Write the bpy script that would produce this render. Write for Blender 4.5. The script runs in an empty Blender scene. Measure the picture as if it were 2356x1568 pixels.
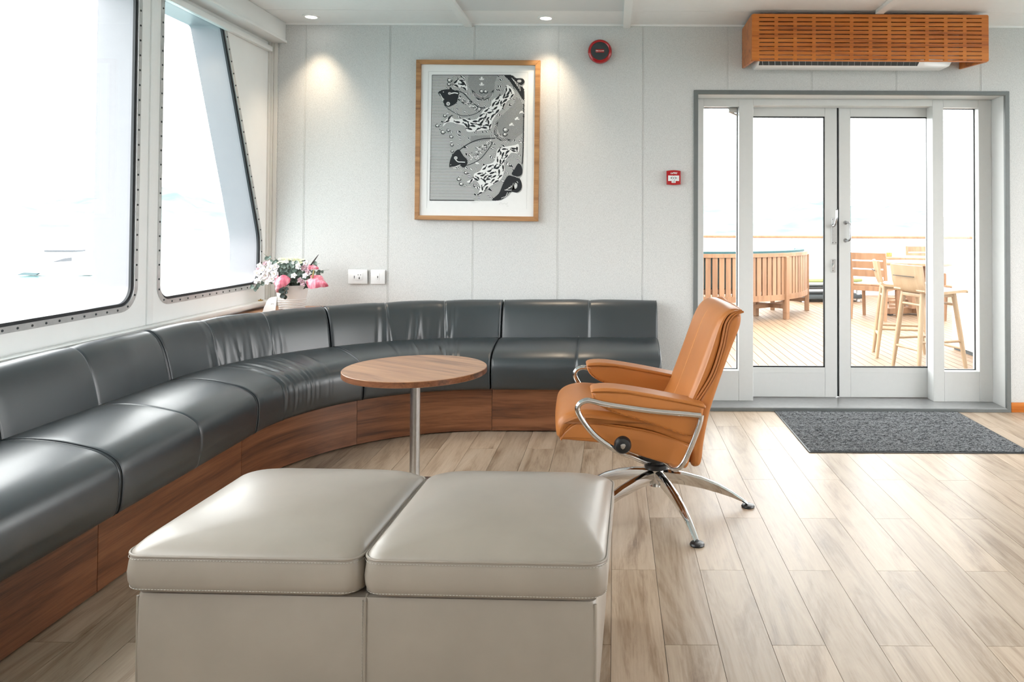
import bpy, bmesh, math, random
from mathutils import Vector, Matrix
from mathutils.geometry import tessellate_polygon
random.seed(7)
S = bpy.context.scene
COL = S.collection
PI = math.pi
R = math.radians

# ------------------------------------------------------------------ camera
F_PX, CX, CY = 1715.0, 1414.0, 479.0          # focal length and principal point in the 2356x1568 frame (shift lens)
CAM_H, PITCH, ROLL = 1.195, 0.0198, 0.0045
cam = bpy.data.cameras.new('camera')
cam.sensor_width = 36.0
cam.lens = F_PX * 36.0 / 2356.0
cam.shift_x = (1178.0 - CX) / 2356.0
cam.shift_y = (CY - 784.0) / 2356.0
cam.clip_start, cam.clip_end = 0.05, 6000
cam_o = bpy.data.objects.new('camera', cam)
COL.objects.link(cam_o)
CAM_M = Matrix.Rotation(PI / 2 + PITCH, 4, 'X') @ Matrix.Rotation(ROLL, 4, 'Z')
cam_o.matrix_world = Matrix.Translation((0, 0, CAM_H)) @ CAM_M
S.camera = cam_o
C3 = CAM_M.to_3x3()

def at(px, py, Y=None, Z=None, X=None):
    """where the sight line through a photo pixel meets the plane Y=, Z= or X="""
    d = C3 @ Vector(((px - CX) / F_PX, -(py - CY) / F_PX, -1.0))
    if Y is not None: t = Y / d.y
    elif Z is not None: t = (Z - CAM_H) / d.z
    else: t = X / d.x
    return Vector((0, 0, CAM_H)) + d * t

# ------------------------------------------------------------------ world, exposure
W = bpy.data.worlds.new('overcast_sky'); S.world = W; W.use_nodes = True
bg = W.node_tree.nodes['Background']
bg.inputs['Color'].default_value = (1.0, 1.0, 1.0, 1)
SKY = 9.0
bg.inputs['Strength'].default_value = SKY
S.view_settings.view_transform = 'Standard'
S.view_settings.look = 'None'
S.view_settings.gamma = 1.0
S.view_settings.use_curve_mapping = False
S.view_settings.exposure = 0.0

# ------------------------------------------------------------------ helpers
def tag(o, label=None, cat=None, group=None, kind=None):
    if label: o['label'] = label
    if cat: o['category'] = cat
    if group: o['group'] = group
    if kind: o['kind'] = kind
    return o

def empty(name, loc=(0, 0, 0), rz=0.0, parent=None):
    o = bpy.data.objects.new(name, None); COL.objects.link(o)
    o.location = loc; o.rotation_euler = (0, 0, rz); o.empty_display_size = 0.1
    if parent: o.parent = parent
    return o

def link(name, me, mat, parent=None):
    if mat and not me.materials: me.materials.append(mat)
    o = bpy.data.objects.new(name, me); COL.objects.link(o)
    if parent: o.parent = parent
    return o

def copy_tree(o, parent=None):
    c = o.copy(); COL.objects.link(c); c.parent = parent
    for ch in list(o.children): copy_tree(ch, c)
    return c

def smooth_closed(pts, n=4, closed=True):
    """Catmull-Rom through 2D/3D points"""
    P = [Vector(p) for p in pts]; N = len(P); out = []
    rng = range(N) if closed else range(N - 1)
    for i in rng:
        if closed: p0, p1, p2, p3 = P[i - 1], P[i], P[(i + 1) % N], P[(i + 2) % N]
        else: p0, p1, p2, p3 = P[max(i - 1, 0)], P[i], P[i + 1], P[min(i + 2, N - 1)]
        for k in range(n):
            t = k / n
            out.append(0.5 * ((2 * p1) + (p2 - p0) * t + (2 * p0 - 5 * p1 + 4 * p2 - p3) * t * t + (3 * p1 - p0 - 3 * p2 + p3) * t ** 3))
    if not closed: out.append(P[-1])
    return out

def rounded(poly, r, n=6):
    """polygon with rounded corners; r a number or one per corner"""
    P = [Vector(p) for p in poly]; N = len(P); out = []
    for i in range(N):
        rr = r[i] if isinstance(r, (list, tuple)) else r
        a, b, c = P[i - 1], P[i], P[(i + 1) % N]
        u, v = (a - b).normalized(), (c - b).normalized()
        ang = u.angle(v)
        if rr <= 0 or ang > 3.1: out.append(b); continue
        t = min(rr / math.tan(ang / 2), 0.49 * min((a - b).length, (c - b).length))
        rr = t * math.tan(ang / 2)
        m = (u + v).normalized(); cen = b + m * (rr / math.sin(ang / 2))
        p, q = b + u * t - cen, b + v * t - cen
        a0, a1 = math.atan2(p.y, p.x), math.atan2(q.y, q.x)
        d = (a1 - a0 + PI) % (2 * PI) - PI
        for k in range(n + 1):
            t2 = a0 + d * k / n
            out.append(cen + Vector((math.cos(t2), math.sin(t2))) * rr)
    return out

def offset_poly(P, d):
    """move a closed 2D polygon inward (CCW) by d"""
    N = len(P); out = []
    for i in range(N):
        t = (P[(i + 1) % N] - P[i - 1])
        if t.length < 1e-9: out.append(P[i].copy()); continue
        t.normalize(); out.append(P[i] + Vector((-t.y, t.x)) * d)
    return out

def offset_each(P, ds):
    N = len(P); out = []
    for i in range(N):
        t = P[(i + 1) % N] - P[i - 1]
        if t.length < 1e-9: out.append(P[i].copy()); continue
        t.normalize(); out.append(P[i] + Vector((-t.y, t.x)) * ds[i])
    return out

def room_inside(P, share=.36):
    """how far each corner may move inward before it meets the other side"""
    N = len(P); out = []
    for i in range(N):
        t = P[(i + 1) % N] - P[i - 1]
        if t.length < 1e-9: out.append(0); continue
        t.normalize(); n = Vector((-t.y, t.x)); best = 1.0
        for j in range(N):
            if j in (i, (i - 1) % N): continue
            a, b = P[j], P[(j + 1) % N]; d = b - a
            den = n.x * d.y - n.y * d.x
            if abs(den) < 1e-12: continue
            w = a - P[i]; k = (w.x * d.y - w.y * d.x) / den; u = (w.x * n.y - w.y * n.x) / den
            if k > 1e-6 and -.001 <= u <= 1.001: best = min(best, k)
        out.append(best * share)
    for _ in range(3): out = [min(out[i], .5 * (out[i - 1] + out[(i + 1) % N]) + .004) for i in range(N)]
    return out

def ccw(P):
    P = [Vector(p) for p in P]
    a = sum(P[i - 1].x * P[i].y - P[i].x * P[i - 1].y for i in range(len(P)))
    return P if a > 0 else P[::-1]

class MB:
    def __init__(s): s.b = bmesh.new(); s.M = Matrix.Identity(4)
    def v(s, p): return s.b.verts.new(s.M @ Vector(p))
    def face(s, vs):
        try: return s.b.faces.new(vs)
        except ValueError: return None
    def box(s, lo, hi, bev=0.0, seg=2, M=None):
        lo, hi = Vector(lo), Vector(hi)
        vs = []
        for x in (lo.x, hi.x):
            for y in (lo.y, hi.y):
                for z in (lo.z, hi.z):
                    p = Vector((x, y, z)); vs.append(s.v(M @ p if M else p))
        fs = [s.face([vs[i] for i in f]) for f in ((0, 1, 3, 2), (4, 6, 7, 5), (0, 4, 5, 1), (2, 3, 7, 6), (0, 2, 6, 4), (1, 5, 7, 3))]
        if bev > 0:
            es = list({e for f in fs for e in f.edges})
            bmesh.ops.bevel(s.b, geom=es, offset=bev, segments=seg, affect='EDGES', profile=0.5)
        return s
    def loft(s, rings, cap=True, closed=True):
        rows = [[s.v(p) for p in r] for r in rings]
        n = len(rows[0])
        for a, b in zip(rows, rows[1:]):
            for i in range(n if closed else n - 1):
                j = (i + 1) % n; s.face((a[i], a[j], b[j], b[i]))
        if isinstance(cap, list):
            for row in (rows[0], rows[-1]):
                for t in cap: s.face([row[i] for i in t])
        elif cap:
            s.face(rows[0][::-1]); s.face(rows[-1])
        return s
    def tube(s, pts, r, n=10, cap=True, closed=False):
        P = [Vector(p) for p in pts]; N = len(P)
        rad = r if isinstance(r, (list, tuple)) else [r] * N
        rings = []; up = None
        for i in range(N):
            if closed: t = P[(i + 1) % N] - P[i - 1]
            else: t = P[min(i + 1, N - 1)] - P[max(i - 1, 0)]
            t = t.normalized() if t.length > 1e-9 else Vector((0, 0, 1))
            if up is None:
                up = Vector((0, 0, 1)) if abs(t.z) < 0.9 else Vector((1, 0, 0))
            a = (up - t * up.dot(t))
            a = a.normalized() if a.length > 1e-6 else t.orthogonal().normalized()
            up = a; b = t.cross(a)
            rings.append([P[i] + (a * math.cos(2 * PI * k / n) + b * math.sin(2 * PI * k / n)) * rad[i] for k in range(n)])
        if closed: rings.append(rings[0]); cap = False
        return s.loft(rings, cap)
    def lathe(s, prof, n=32, M=None):
        """prof = [(r, z)] about the z axis"""
        M = M or Matrix.Identity(4)
        rings = [[M @ Vector((r * math.cos(2 * PI * k / n), r * math.sin(2 * PI * k / n), z)) for k in range(n)] for r, z in prof]
        return s.loft(rings, True)
    def prism(s, poly, f, d0, d1, bev=0.0):
        """poly 2D; f(u, v, d) -> 3D"""
        P = ccw(poly)
        a = [s.v(f(p.x, p.y, d0)) for p in P]; c = [s.v(f(p.x, p.y, d1)) for p in P]
        n = len(P); fs = [s.face(a[::-1]), s.face(c)]
        for i in range(n):
            j = (i + 1) % n; fs.append(s.face((a[i], a[j], c[j], c[i])))
        if bev > 0:
            es = list({e for q in (fs[0], fs[1]) if q for e in q.edges})
            bmesh.ops.bevel(s.b, geom=es, offset=bev, segments=2, affect='EDGES', profile=0.5)
        return s
    def grid(s, fn, nu, nv):
        rows = [[s.v(fn(i / nu, j / nv)) for j in range(nv + 1)] for i in range(nu + 1)]
        for i in range(nu):
            for j in range(nv): s.face((rows[i][j], rows[i + 1][j], rows[i + 1][j + 1], rows[i][j + 1]))
        return s
    def build(s, name, mat, parent=None, smooth=35, recalc=True):
        if recalc: bmesh.ops.recalc_face_normals(s.b, faces=s.b.faces)
        me = bpy.data.meshes.new(name); s.b.to_mesh(me); s.b.free()
        if smooth and len(me.polygons):
            me.polygons.foreach_set('use_smooth', [True] * len(me.polygons))
            try: me.set_sharp_from_angle(angle=R(smooth))
            except Exception: pass
        return link(name, me, mat, parent)

def curve_mesh(loops, half, M):
    """flat area bounded by closed loops (holes included), thickened by +-half along local z, placed by M"""
    cu = bpy.data.curves.new('c', 'CURVE'); cu.dimensions = '2D'; cu.fill_mode = 'BOTH'; cu.extrude = half
    for i_, lp in enumerate(loops):
        lp = ccw([(p[0], p[1]) for p in lp])
        if i_: lp = lp[::-1]
        sp = cu.splines.new('POLY'); sp.points.add(len(lp) - 1)
        for q, p in zip(sp.points, lp): q.co = (p[0], p[1], 0, 1)
        sp.use_cyclic_u = True
    return _from_curve(cu, M)

def _from_curve(cu, M):
    o = bpy.data.objects.new('c', cu); COL.objects.link(o)
    dg = bpy.context.evaluated_depsgraph_get(); dg.update()
    me = bpy.data.meshes.new_from_object(o.evaluated_get(dg))
    bpy.data.objects.remove(o); bpy.data.curves.remove(cu)
    me.materials.clear(); me.transform(M)
    return me

def text_mesh(txt, size, M, half=0.0002, shear=0.0, bold=0.0):
    cu = bpy.data.curves.new('t', 'FONT'); cu.body = txt; cu.size = size; cu.extrude = half
    cu.align_x = 'CENTER'; cu.align_y = 'CENTER'; cu.shear = shear; cu.offset = bold; cu.resolution_u = 3
    return _from_curve(cu, M)

# frame of the back wall: local x -> +X, local y -> +Z, local z -> -Y (towards the room)
def wallM(x, y, z, rot=0.0):
    return Matrix.Translation((x, y, z)) @ Matrix.Rotation(PI / 2, 4, 'X') @ Matrix.Rotation(rot, 4, 'Z')

# ------------------------------------------------------------------ materials
def nt(name):
    m = bpy.data.materials.new(name); m.use_nodes = True
    t = m.node_tree; return m, t, t.nodes['Principled BSDF']

def N(t, typ, **kw):
    n = t.nodes.new(typ)
    for k, v in kw.items(): setattr(n, k, v)
    return n

def ramp(t, fac, stops):
    r = N(t, 'ShaderNodeValToRGB')
    e = r.color_ramp.elements
    while len(e) < len(stops): e.new(0.5)
    for i, (p, c) in enumerate(stops):
        e[i].position = p; e[i].color = (c[0], c[1], c[2], 1)
    t.links.new(fac, r.inputs['Fac']); return r.outputs['Color']

def coords(t, scale, rnd=0.0, kind='Object'):
    tc = N(t, 'ShaderNodeTexCoord'); mp = N(t, 'ShaderNodeMapping')
    mp.inputs['Scale'].default_value = scale
    src = tc.outputs[kind]
    if rnd:
        oi = N(t, 'ShaderNodeObjectInfo'); mu = N(t, 'ShaderNodeVectorMath', operation='MULTIPLY')
        cb = N(t, 'ShaderNodeCombineXYZ')
        for i in range(3): t.links.new(oi.outputs['Random'], cb.inputs[i])
        mu.inputs[1].default_value = (rnd, rnd * 0.73, rnd * 1.31); t.links.new(cb.outputs[0], mu.inputs[0])
        ad = N(t, 'ShaderNodeVectorMath', operation='ADD')
        t.links.new(src, ad.inputs[0]); t.links.new(mu.outputs[0], ad.inputs[1]); src = ad.outputs[0]
    t.links.new(src, mp.inputs['Vector']); return mp.outputs['Vector']

def noise(t, vec, scale, detail=4.0, rough=0.55, dist=0.0):
    n = N(t, 'ShaderNodeTexNoise'); n.inputs['Scale'].default_value = scale
    n.inputs['Detail'].default_value = detail; n.inputs['Roughness'].default_value = rough
    n.inputs['Distortion'].default_value = dist
    if vec: t.links.new(vec, n.inputs['Vector'])
    return n.outputs['Fac']

def bump(t, b, h, strength, dist=0.001):
    n = N(t, 'ShaderNodeBump'); n.inputs['Strength'].default_value = strength; n.inputs['Distance'].default_value = dist
    t.links.new(h, n.inputs['Height']); t.links.new(n.outputs['Normal'], b.inputs['Normal'])

def plain(name, col, rough=0.5, metal=0.0, spec=0.5, var=0.06, vscale=30.0, bmp=0.0, coat=0.0):
    m, t, b = nt(name)
    v = noise(t, coords(t, (1, 1, 1)), vscale, 5)
    t.links.new(ramp(t, v, [(0.3, [c * (1 - var) for c in col]), (0.7, [min(1, c * (1 + var)) for c in col])]), b.inputs['Base Color'])
    b.inputs['Roughness'].default_value = rough; b.inputs['Metallic'].default_value = metal
    b.inputs['Specular IOR Level'].default_value = spec; b.inputs['Coat Weight'].default_value = coat
    if bmp: bump(t, b, v, bmp)
    return m

def leather(name, col, rough=0.38, spec=0.5, var=0.06, coat=0.0):
    m, t, b = nt(name)
    c = coords(t, (1, 1, 1))
    big = noise(t, c, 6, 4); fine = noise(t, c, 700, 2, 0.7)
    t.links.new(ramp(t, big, [(0.3, [q * (1 - var) for q in col]), (0.7, [q * (1 + var) for q in col])]), b.inputs['Base Color'])
    b.inputs['Roughness'].default_value = rough; b.inputs['Specular IOR Level'].default_value = spec
    b.inputs['Coat Weight'].default_value = coat; b.inputs['Coat Roughness'].default_value = 0.3
    bump(t, b, fine, 0.12, 0.0006); return m

def wood(name, dark, mid, light, axis=0, rough=0.4, rnd=7.0, gs=1.0, spec=0.5, contrast=1.0, kind='Object', dist=1.6):
    """grain runs along the object's axis (0 x, 1 y, 2 z)"""
    m, t, b = nt(name)
    sc = [9.0 * gs] * 3; sc[axis] = 0.7 * gs
    v = coords(t, sc, rnd, kind)
    n1 = noise(t, v, 1.3, 8, 0.62, dist)
    sc2 = [160.0 * gs] * 3; sc2[axis] = 5.0 * gs
    n2 = noise(t, coords(t, sc2, rnd, kind), 1.0, 3, 0.6)
    mx = N(t, 'ShaderNodeMath', operation='MULTIPLY_ADD'); mx.inputs[1].default_value = 0.28; t.links.new(n2, mx.inputs[0])
    t.links.new(n1, mx.inputs[2])
    lo, hi = 0.64 - 0.2 / contrast, 0.64 + 0.2 / contrast
    t.links.new(ramp(t, mx.outputs[0], [(lo, dark), (0.62, mid), (hi, light)]), b.inputs['Base Color'])
    b.inputs['Roughness'].default_value = rough; b.inputs['Specular IOR Level'].default_value = spec
    bump(t, b, n2, 0.08, 0.0008); return m

def floor_wood():
    m, t, b = nt('oak_plank')
    v = coords(t, (7, 0.9, 7), 9.0)
    n1 = noise(t, v, 1.5, 9, 0.66, 1.2)
    n2 = noise(t, coords(t, (150, 7, 150), 9.0), 1.0, 4, 0.6)
    mx = N(t, 'ShaderNodeMath', operation='MULTIPLY_ADD'); mx.inputs[1].default_value = 0.3
    t.links.new(n2, mx.inputs[0]); t.links.new(n1, mx.inputs[2])
    c = ramp(t, mx.outputs[0], [(0.40, (0.17, 0.11, 0.070)), (0.53, (0.31, 0.222, 0.150)), (0.66, (0.42, 0.322, 0.235)), (0.84, (0.50, 0.40, 0.305))])
    hs = N(t, 'ShaderNodeHueSaturation'); oi = N(t, 'ShaderNodeObjectInfo'); mr = N(t, 'ShaderNodeMapRange')
    mr.inputs['To Min'].default_value = 0.86; mr.inputs['To Max'].default_value = 1.1
    t.links.new(oi.outputs['Random'], mr.inputs['Value']); t.links.new(mr.outputs[0], hs.inputs['Value'])
    t.links.new(c, hs.inputs['Color']); t.links.new(hs.outputs[0], b.inputs['Base Color'])
    rr = N(t, 'ShaderNodeMapRange'); rr.inputs['To Min'].default_value = 0.30; rr.inputs['To Max'].default_value = 0.46
    t.links.new(n1, rr.inputs['Value']); t.links.new(rr.outputs[0], b.inputs['Roughness'])
    b.inputs['Specular IOR Level'].default_value = 0.42
    bump(t, b, n2, 0.1, 0.0008); return m

def wall_cloth():
    m, t, b = nt('woven_wall_panel')
    n1 = noise(t, coords(t, (420, 420, 130)), 1.0, 3, 0.7)
    n2 = noise(t, coords(t, (3, 3, 3)), 1.0, 3)
    t.links.new(ramp(t, n1, [(0.3, (0.50, 0.505, 0.505)), (0.5, (0.64, 0.647, 0.642)), (0.7, (0.73, 0.735, 0.73))]), b.inputs['Base Color'])
    b.inputs['Roughness'].default_value = 0.55; b.inputs['Specular IOR Level'].default_value = 0.3
    bump(t, b, n1, 0.1, 0.0006); return m

def glass_mat():
    m, t, b = nt('clear_glass'); t.nodes.remove(b)
    tr = N(t, 'ShaderNodeBsdfTransparent'); tr.inputs['Color'].default_value = (0.97, 0.985, 0.98, 1)
    gl = N(t, 'ShaderNodeBsdfGlossy'); gl.inputs['Roughness'].default_value = 0.0
    lw_ = N(t, 'ShaderNodeLayerWeight'); lw_.inputs['Blend'].default_value = 0.5
    pw = N(t, 'ShaderNodeMath', operation='POWER'); pw.inputs[1].default_value = 5.0; t.links.new(lw_.outputs['Facing'], pw.inputs[0])
    fr = N(t, 'ShaderNodeMath', operation='MULTIPLY_ADD'); fr.inputs[1].default_value = 0.9; fr.inputs[2].default_value = 0.03; t.links.new(pw.outputs[0], fr.inputs[0])
    mx = N(t, 'ShaderNodeMixShader'); t.links.new(fr.outputs[0], mx.inputs[0])
    t.links.new(tr.outputs[0], mx.inputs[1]); t.links.new(gl.outputs[0], mx.inputs[2])
    t.links.new(mx.outputs[0], t.nodes['Material Output'].inputs['Surface']); return m

def emit(name, col, st):
    m, t, b = nt(name)
    b.inputs['Base Color'].default_value = (*col, 1)
    b.inputs['Emission Color'].default_value = (*col, 1); b.inputs['Emission Strength'].default_value = st
    return m

def hatch(name, kind):
    """flat print: dark lines on paper"""
    m, t, b = nt(name)
    w = N(t, 'ShaderNodeTexWave', wave_type='BANDS', wave_profile='SIN')
    if kind == 'zigzag':
        w.bands_direction = 'Z'
        tc = N(t, 'ShaderNodeTexCoord'); sp = N(t, 'ShaderNodeSeparateXYZ'); t.links.new(tc.outputs['Object'], sp.inputs[0])
        pp = N(t, 'ShaderNodeMath', operation='PINGPONG'); pp.inputs[1].default_value = 0.0038
        t.links.new(sp.outputs['X'], pp.inputs[0])
        ad = N(t, 'ShaderNodeMath', operation='MULTIPLY_ADD'); ad.inputs[1].default_value = 0.9
        t.links.new(pp.outputs[0], ad.inputs[0]); t.links.new(sp.outputs['Z'], ad.inputs[2])
        cb = N(t, 'ShaderNodeCombineXYZ'); t.links.new(ad.outputs[0], cb.inputs['Z']); t.links.new(cb.outputs[0], w.inputs['Vector'])
        w.inputs['Scale'].default_value = 42; lo, hi = 0.38, 0.52
    else:
        w.bands_direction = 'DIAGONAL'
        t.links.new(coords(t, (1.0, 0, 1.3)), w.inputs['Vector'])
        w.inputs['Scale'].default_value = 84 if kind == 'flow' else 110
        w.inputs['Distortion'].default_value = 34 if kind == 'flow' else 6
        w.inputs['Detail'].default_value = 1.2; w.inputs['Detail Scale'].default_value = 0.25
        lo, hi = (0.42, 0.62) if kind == 'flow' else (0.62, 0.85)
    ink, paper = (0.035, 0.038, 0.042), (0.78, 0.80, 0.80)
    t.links.new(ramp(t, w.outputs['Fac'], [(lo, ink), (hi, paper)]), b.inputs['Base Color'])
    b.inputs['Roughness'].default_value = 0.8; b.inputs['Specular IOR Level'].default_value = 0.1
    return m

def carpet():
    m, t, b = nt('ribbed_carpet')
    n = noise(t, coords(t, (1, 1, 1)), 240, 3, 0.8)
    n2 = noise(t, coords(t, (60, 420, 60)), 1.0, 2, 0.7)
    mx = N(t, 'ShaderNodeMath', operation='ADD'); t.links.new(n, mx.inputs[0]); t.links.new(n2, mx.inputs[1])
    t.links.new(ramp(t, mx.outputs[0], [(0.7, (0.012, 0.013, 0.015)), (1.0, (0.06, 0.063, 0.068)), (1.3, (0.26, 0.27, 0.28))]), b.inputs['Base Color'])
    b.inputs['Roughness'].default_value = 0.95; b.inputs['Specular IOR Level'].default_value = 0.05
    bump(t, b, mx.outputs[0], 0.8, 0.003); return m

def perforated():
    m, t, b = nt('perforated_ceiling_panel')
    v = N(t, 'ShaderNodeTexVoronoi'); v.inputs['Scale'].default_value = 110; v.inputs['Randomness'].default_value = 0.0
    tc = N(t, 'ShaderNodeTexCoord'); t.links.new(tc.outputs['Object'], v.inputs['Vector'])
    t.links.new(ramp(t, v.outputs['Distance'], [(0.28, (0.28, 0.29, 0.30)), (0.34, (0.72, 0.74, 0.75))]), b.inputs['Base Color'])
    b.inputs['Roughness'].default_value = 0.5; return m

M_wall = wall_cloth()
M_white = plain('white_paint', (0.88, 0.89, 0.885), 0.38, var=0.012, vscale=8)
M_hull = plain('shade_darkened_hull_paint', (0.28, 0.272, 0.295), 0.4, var=0.02, vscale=20)  # lavender-white paint, darkened to put the shade on the reveals into its colour
M_cream = plain('cream_lining', (0.74, 0.72, 0.69), 0.5, var=0.015)
M_ceil = plain('ceiling_panel', (0.90, 0.905, 0.905), 0.45, var=0.012)
M_perf = perforated()
M_floor = floor_wood()
M_under = plain('dark_underlay', (0.05, 0.035, 0.025), 0.9)
M_navy = leather('slate_leather', (0.012, 0.0205, 0.027), 0.40, 0.7, coat=0.75)
M_navy_seam = leather('slate_leather_piping', (0.040, 0.046, 0.052), 0.36)
M_thread = plain('pale_thread', (0.34, 0.36, 0.38), 0.6)
M_walnut = wood('walnut_laminate', (0.055, 0.020, 0.009), (0.16, 0.058, 0.024), (0.26, 0.105, 0.046), 0, 0.33, contrast=1.1)
M_walnut_y = wood('walnut_laminate_lengthwise', (0.055, 0.020, 0.009), (0.16, 0.058, 0.024), (0.26, 0.105, 0.046), 1, 0.33, contrast=1.1)
M_base = wood('walnut_base_laminate', (0.055, 0.020, 0.010), (0.17, 0.062, 0.026), (0.27, 0.11, 0.05), 0, 0.33, contrast=1.1, kind='UV', dist=0.7, gs=1.2)
M_table = wood('lightened_walnut_laminate', (0.13, 0.055, 0.025), (0.36, 0.18, 0.09), (0.52, 0.29, 0.15), 0, 0.3, contrast=1.0)  # walnut made lighter, the tabletop's sky sheen put into its colour
M_oakframe = wood('oak_frame', (0.20, 0.085, 0.028), (0.38, 0.185, 0.07), (0.50, 0.27, 0.11), 0, 0.45)
M_cherry = wood('orange_cherry', (0.25, 0.055, 0.008), (0.54, 0.150, 0.020), (0.68, 0.235, 0.042), 0, 0.35, contrast=0.85)
M_tan = leather('tan_leather', (0.43, 0.152, 0.034), 0.42, 0.5)
M_tan_seam = leather('tan_leather_piping', (0.40, 0.135, 0.028), 0.45)
M_tan_thread = plain('tan_thread', (0.62, 0.30, 0.10), 0.6)
M_taupe = leather('taupe_leather', (0.280, 0.243, 0.203), 0.40, 0.5, coat=0.4)
M_taupe_seam = leather('taupe_leather_piping', (0.26, 0.224, 0.185), 0.45)
M_taupe_thread = plain('ivory_thread', (0.40, 0.37, 0.325), 0.6)
M_chrome = plain('polished_chrome', (0.72, 0.72, 0.72), 0.07, 1.0, var=0.01)
M_steel = plain('brushed_steel', (0.55, 0.55, 0.55), 0.3, 1.0, var=0.05, vscale=80)
M_handle = plain('satin_handle_steel', (0.42, 0.42, 0.43), 0.22, 1.0, var=0.02)
M_satin = plain('satin_window_strip', (0.60, 0.60, 0.60), 0.38, 0.8, var=0.10, vscale=25)
M_black = plain('black_plastic', (0.012, 0.012, 0.013), 0.35)
M_rubber = plain('black_rubber', (0.015, 0.017, 0.02), 0.5)
M_grey = plain('grey_door_surround', (0.150, 0.165, 0.165), 0.4, var=0.04)
M_sillm = plain('grey_threshold_steel', (0.36, 0.365, 0.37), 0.3, 0.6, var=0.08)
M_alu = plain('powder_coated_door', (0.66, 0.67, 0.665), 0.35, var=0.012)
M_glass = glass_mat()
M_carpet = carpet()
M_paper = plain('white_paper', (0.83, 0.84, 0.84), 0.8, spec=0.1, var=0.01)
M_ink = plain('black_ink', (0.035, 0.038, 0.042), 0.8, spec=0.1, var=0.05)
M_emboss = plain('plate_mark', (0.55, 0.56, 0.56), 0.8, spec=0.1)
M_pencil = plain('pencil_line', (0.5, 0.5, 0.5), 0.8, spec=0.1)
M_zig = hatch('zigzag_hatching', 'zigzag'); M_flow = hatch('flowing_hatching', 'flow'); M_fine = hatch('fine_hatching', 'fine')
M_red = plain('red_plastic', (0.42, 0.008, 0.012), 0.18, var=0.04)
M_dgrey = plain('dark_grey_mesh', (0.04, 0.048, 0.052), 0.7)
M_plastic = plain('white_plastic', (0.80, 0.81, 0.82), 0.25, var=0.01)
M_brass = plain('brass', (0.6, 0.40, 0.15), 0.25, 1.0)
M_teak = wood('outdoor_teak', (0.17, 0.078, 0.036), (0.24, 0.122, 0.060), (0.29, 0.16, 0.085), 2, 0.6, gs=0.6)
M_ply = wood('pale_ash', (0.30, 0.185, 0.10), (0.355, 0.237, 0.138), (0.40, 0.28, 0.17), 2, 0.5, gs=0.6)
M_deck = wood('deck_teak', (0.13, 0.072, 0.036), (0.18, 0.108, 0.06), (0.22, 0.14, 0.082), 1, 0.6, gs=0.5)
M_caulk = plain('deck_caulking', (0.06, 0.05, 0.04), 0.8)
M_teal = plain('teal_canvas', (0.012, 0.062, 0.070), 0.8)
M_ext = plain('white_ship_paint', (0.80, 0.82, 0.83), 0.4, var=0.01)
M_lime = plain('lime_canvas', (0.26, 0.29, 0.11), 0.8)

# ================================================================== ROOM
XL, YB, ZC = -2.23, 4.79, 2.477
XR, YF = 4.45, -2.4

# ---- floor
ob = MB().box((XL - .2, YF, -.12), (XR + .1, YB + .2, -.0042)).build('floor', M_under, smooth=0)
tag(ob, 'pale oak plank floor running towards the glass doors', kind='structure'); FLOOR = ob
PW, PL = 0.1524, 0.9144
x0 = at(1709, 1102.7, Z=0).x
yj = at(1890, 1191.7, Z=0).y
pm = MB().box((-PW / 2 + .0007, -PL / 2 + .0007, -.004), (PW / 2 - .0007, PL / 2 - .0007, 0)).b
plank_me = bpy.data.meshes.new('plank'); pm.to_mesh(plank_me); pm.free()
for i in range(-15, 22):
    for j in range(-4, 4):
        x = x0 + (i + .5) * PW
        y = yj + (j + .5) * PL + (PL / 2 if i % 2 == 0 else 0)
        if x < -1.76 or x > 4.0 or y < .3 or y > 5.2: continue
        if x < -.8 and y - PL / 2 > 4.35 or y - PL / 2 > YB - .01: continue
        o = link('plank', plank_me, M_floor, FLOOR); o.location = (x, y, 0)
rest = MB()
rest.box((XL, YF, -.0042), (XR, .0, -.0012)); rest.box((3.95, 0, -.0042), (XR, YB, -.0012))
rest.build('plank_field', M_floor, FLOOR, smooth=0)['kind'] = 'stuff'

# ---- back wall
DX0, DX1 = at(1596, 600, Y=YB).x, at(2322, 600, Y=YB).x
DZ1 = at(1950, 209, Y=YB).z
wb = MB()
TH = .16
wb.box((XL - .2, YB + .002, -.1), (DX0 + .02, YB + TH, ZC + .1))
wb.box((DX1 - .02, YB + .002, -.1), (XR + .1, YB + TH, ZC + .1))
wb.box((DX0 + .02, YB + .002, DZ1 - .02), (DX1 - .02, YB + TH, ZC + .1))
seams = [at(p, 170, Y=YB).x for p in (703, 893, 1088, 1283, 1478, 1671, 1866, 2062, 2256)]
pitch = (seams[-1] - seams[0]) / 8
seams = [seams[0] + pitch * k for k in range(14)]
seams = [s for s in seams if s < XR - .05]
for s in seams:
    z0 = DZ1 if DX0 < s < DX1 else 0
    wb.box((s - .0022, YB + .0002, z0), (s + .0022, YB + .005, ZC))
WB = wb.build('wall_back', M_wall, smooth=0)
tag(WB, 'pale grey wall of tall narrow woven-look panels with the glass doors', kind='structure')
edges = [XL + .055] + seams + [XR]
g = .0045
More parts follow.
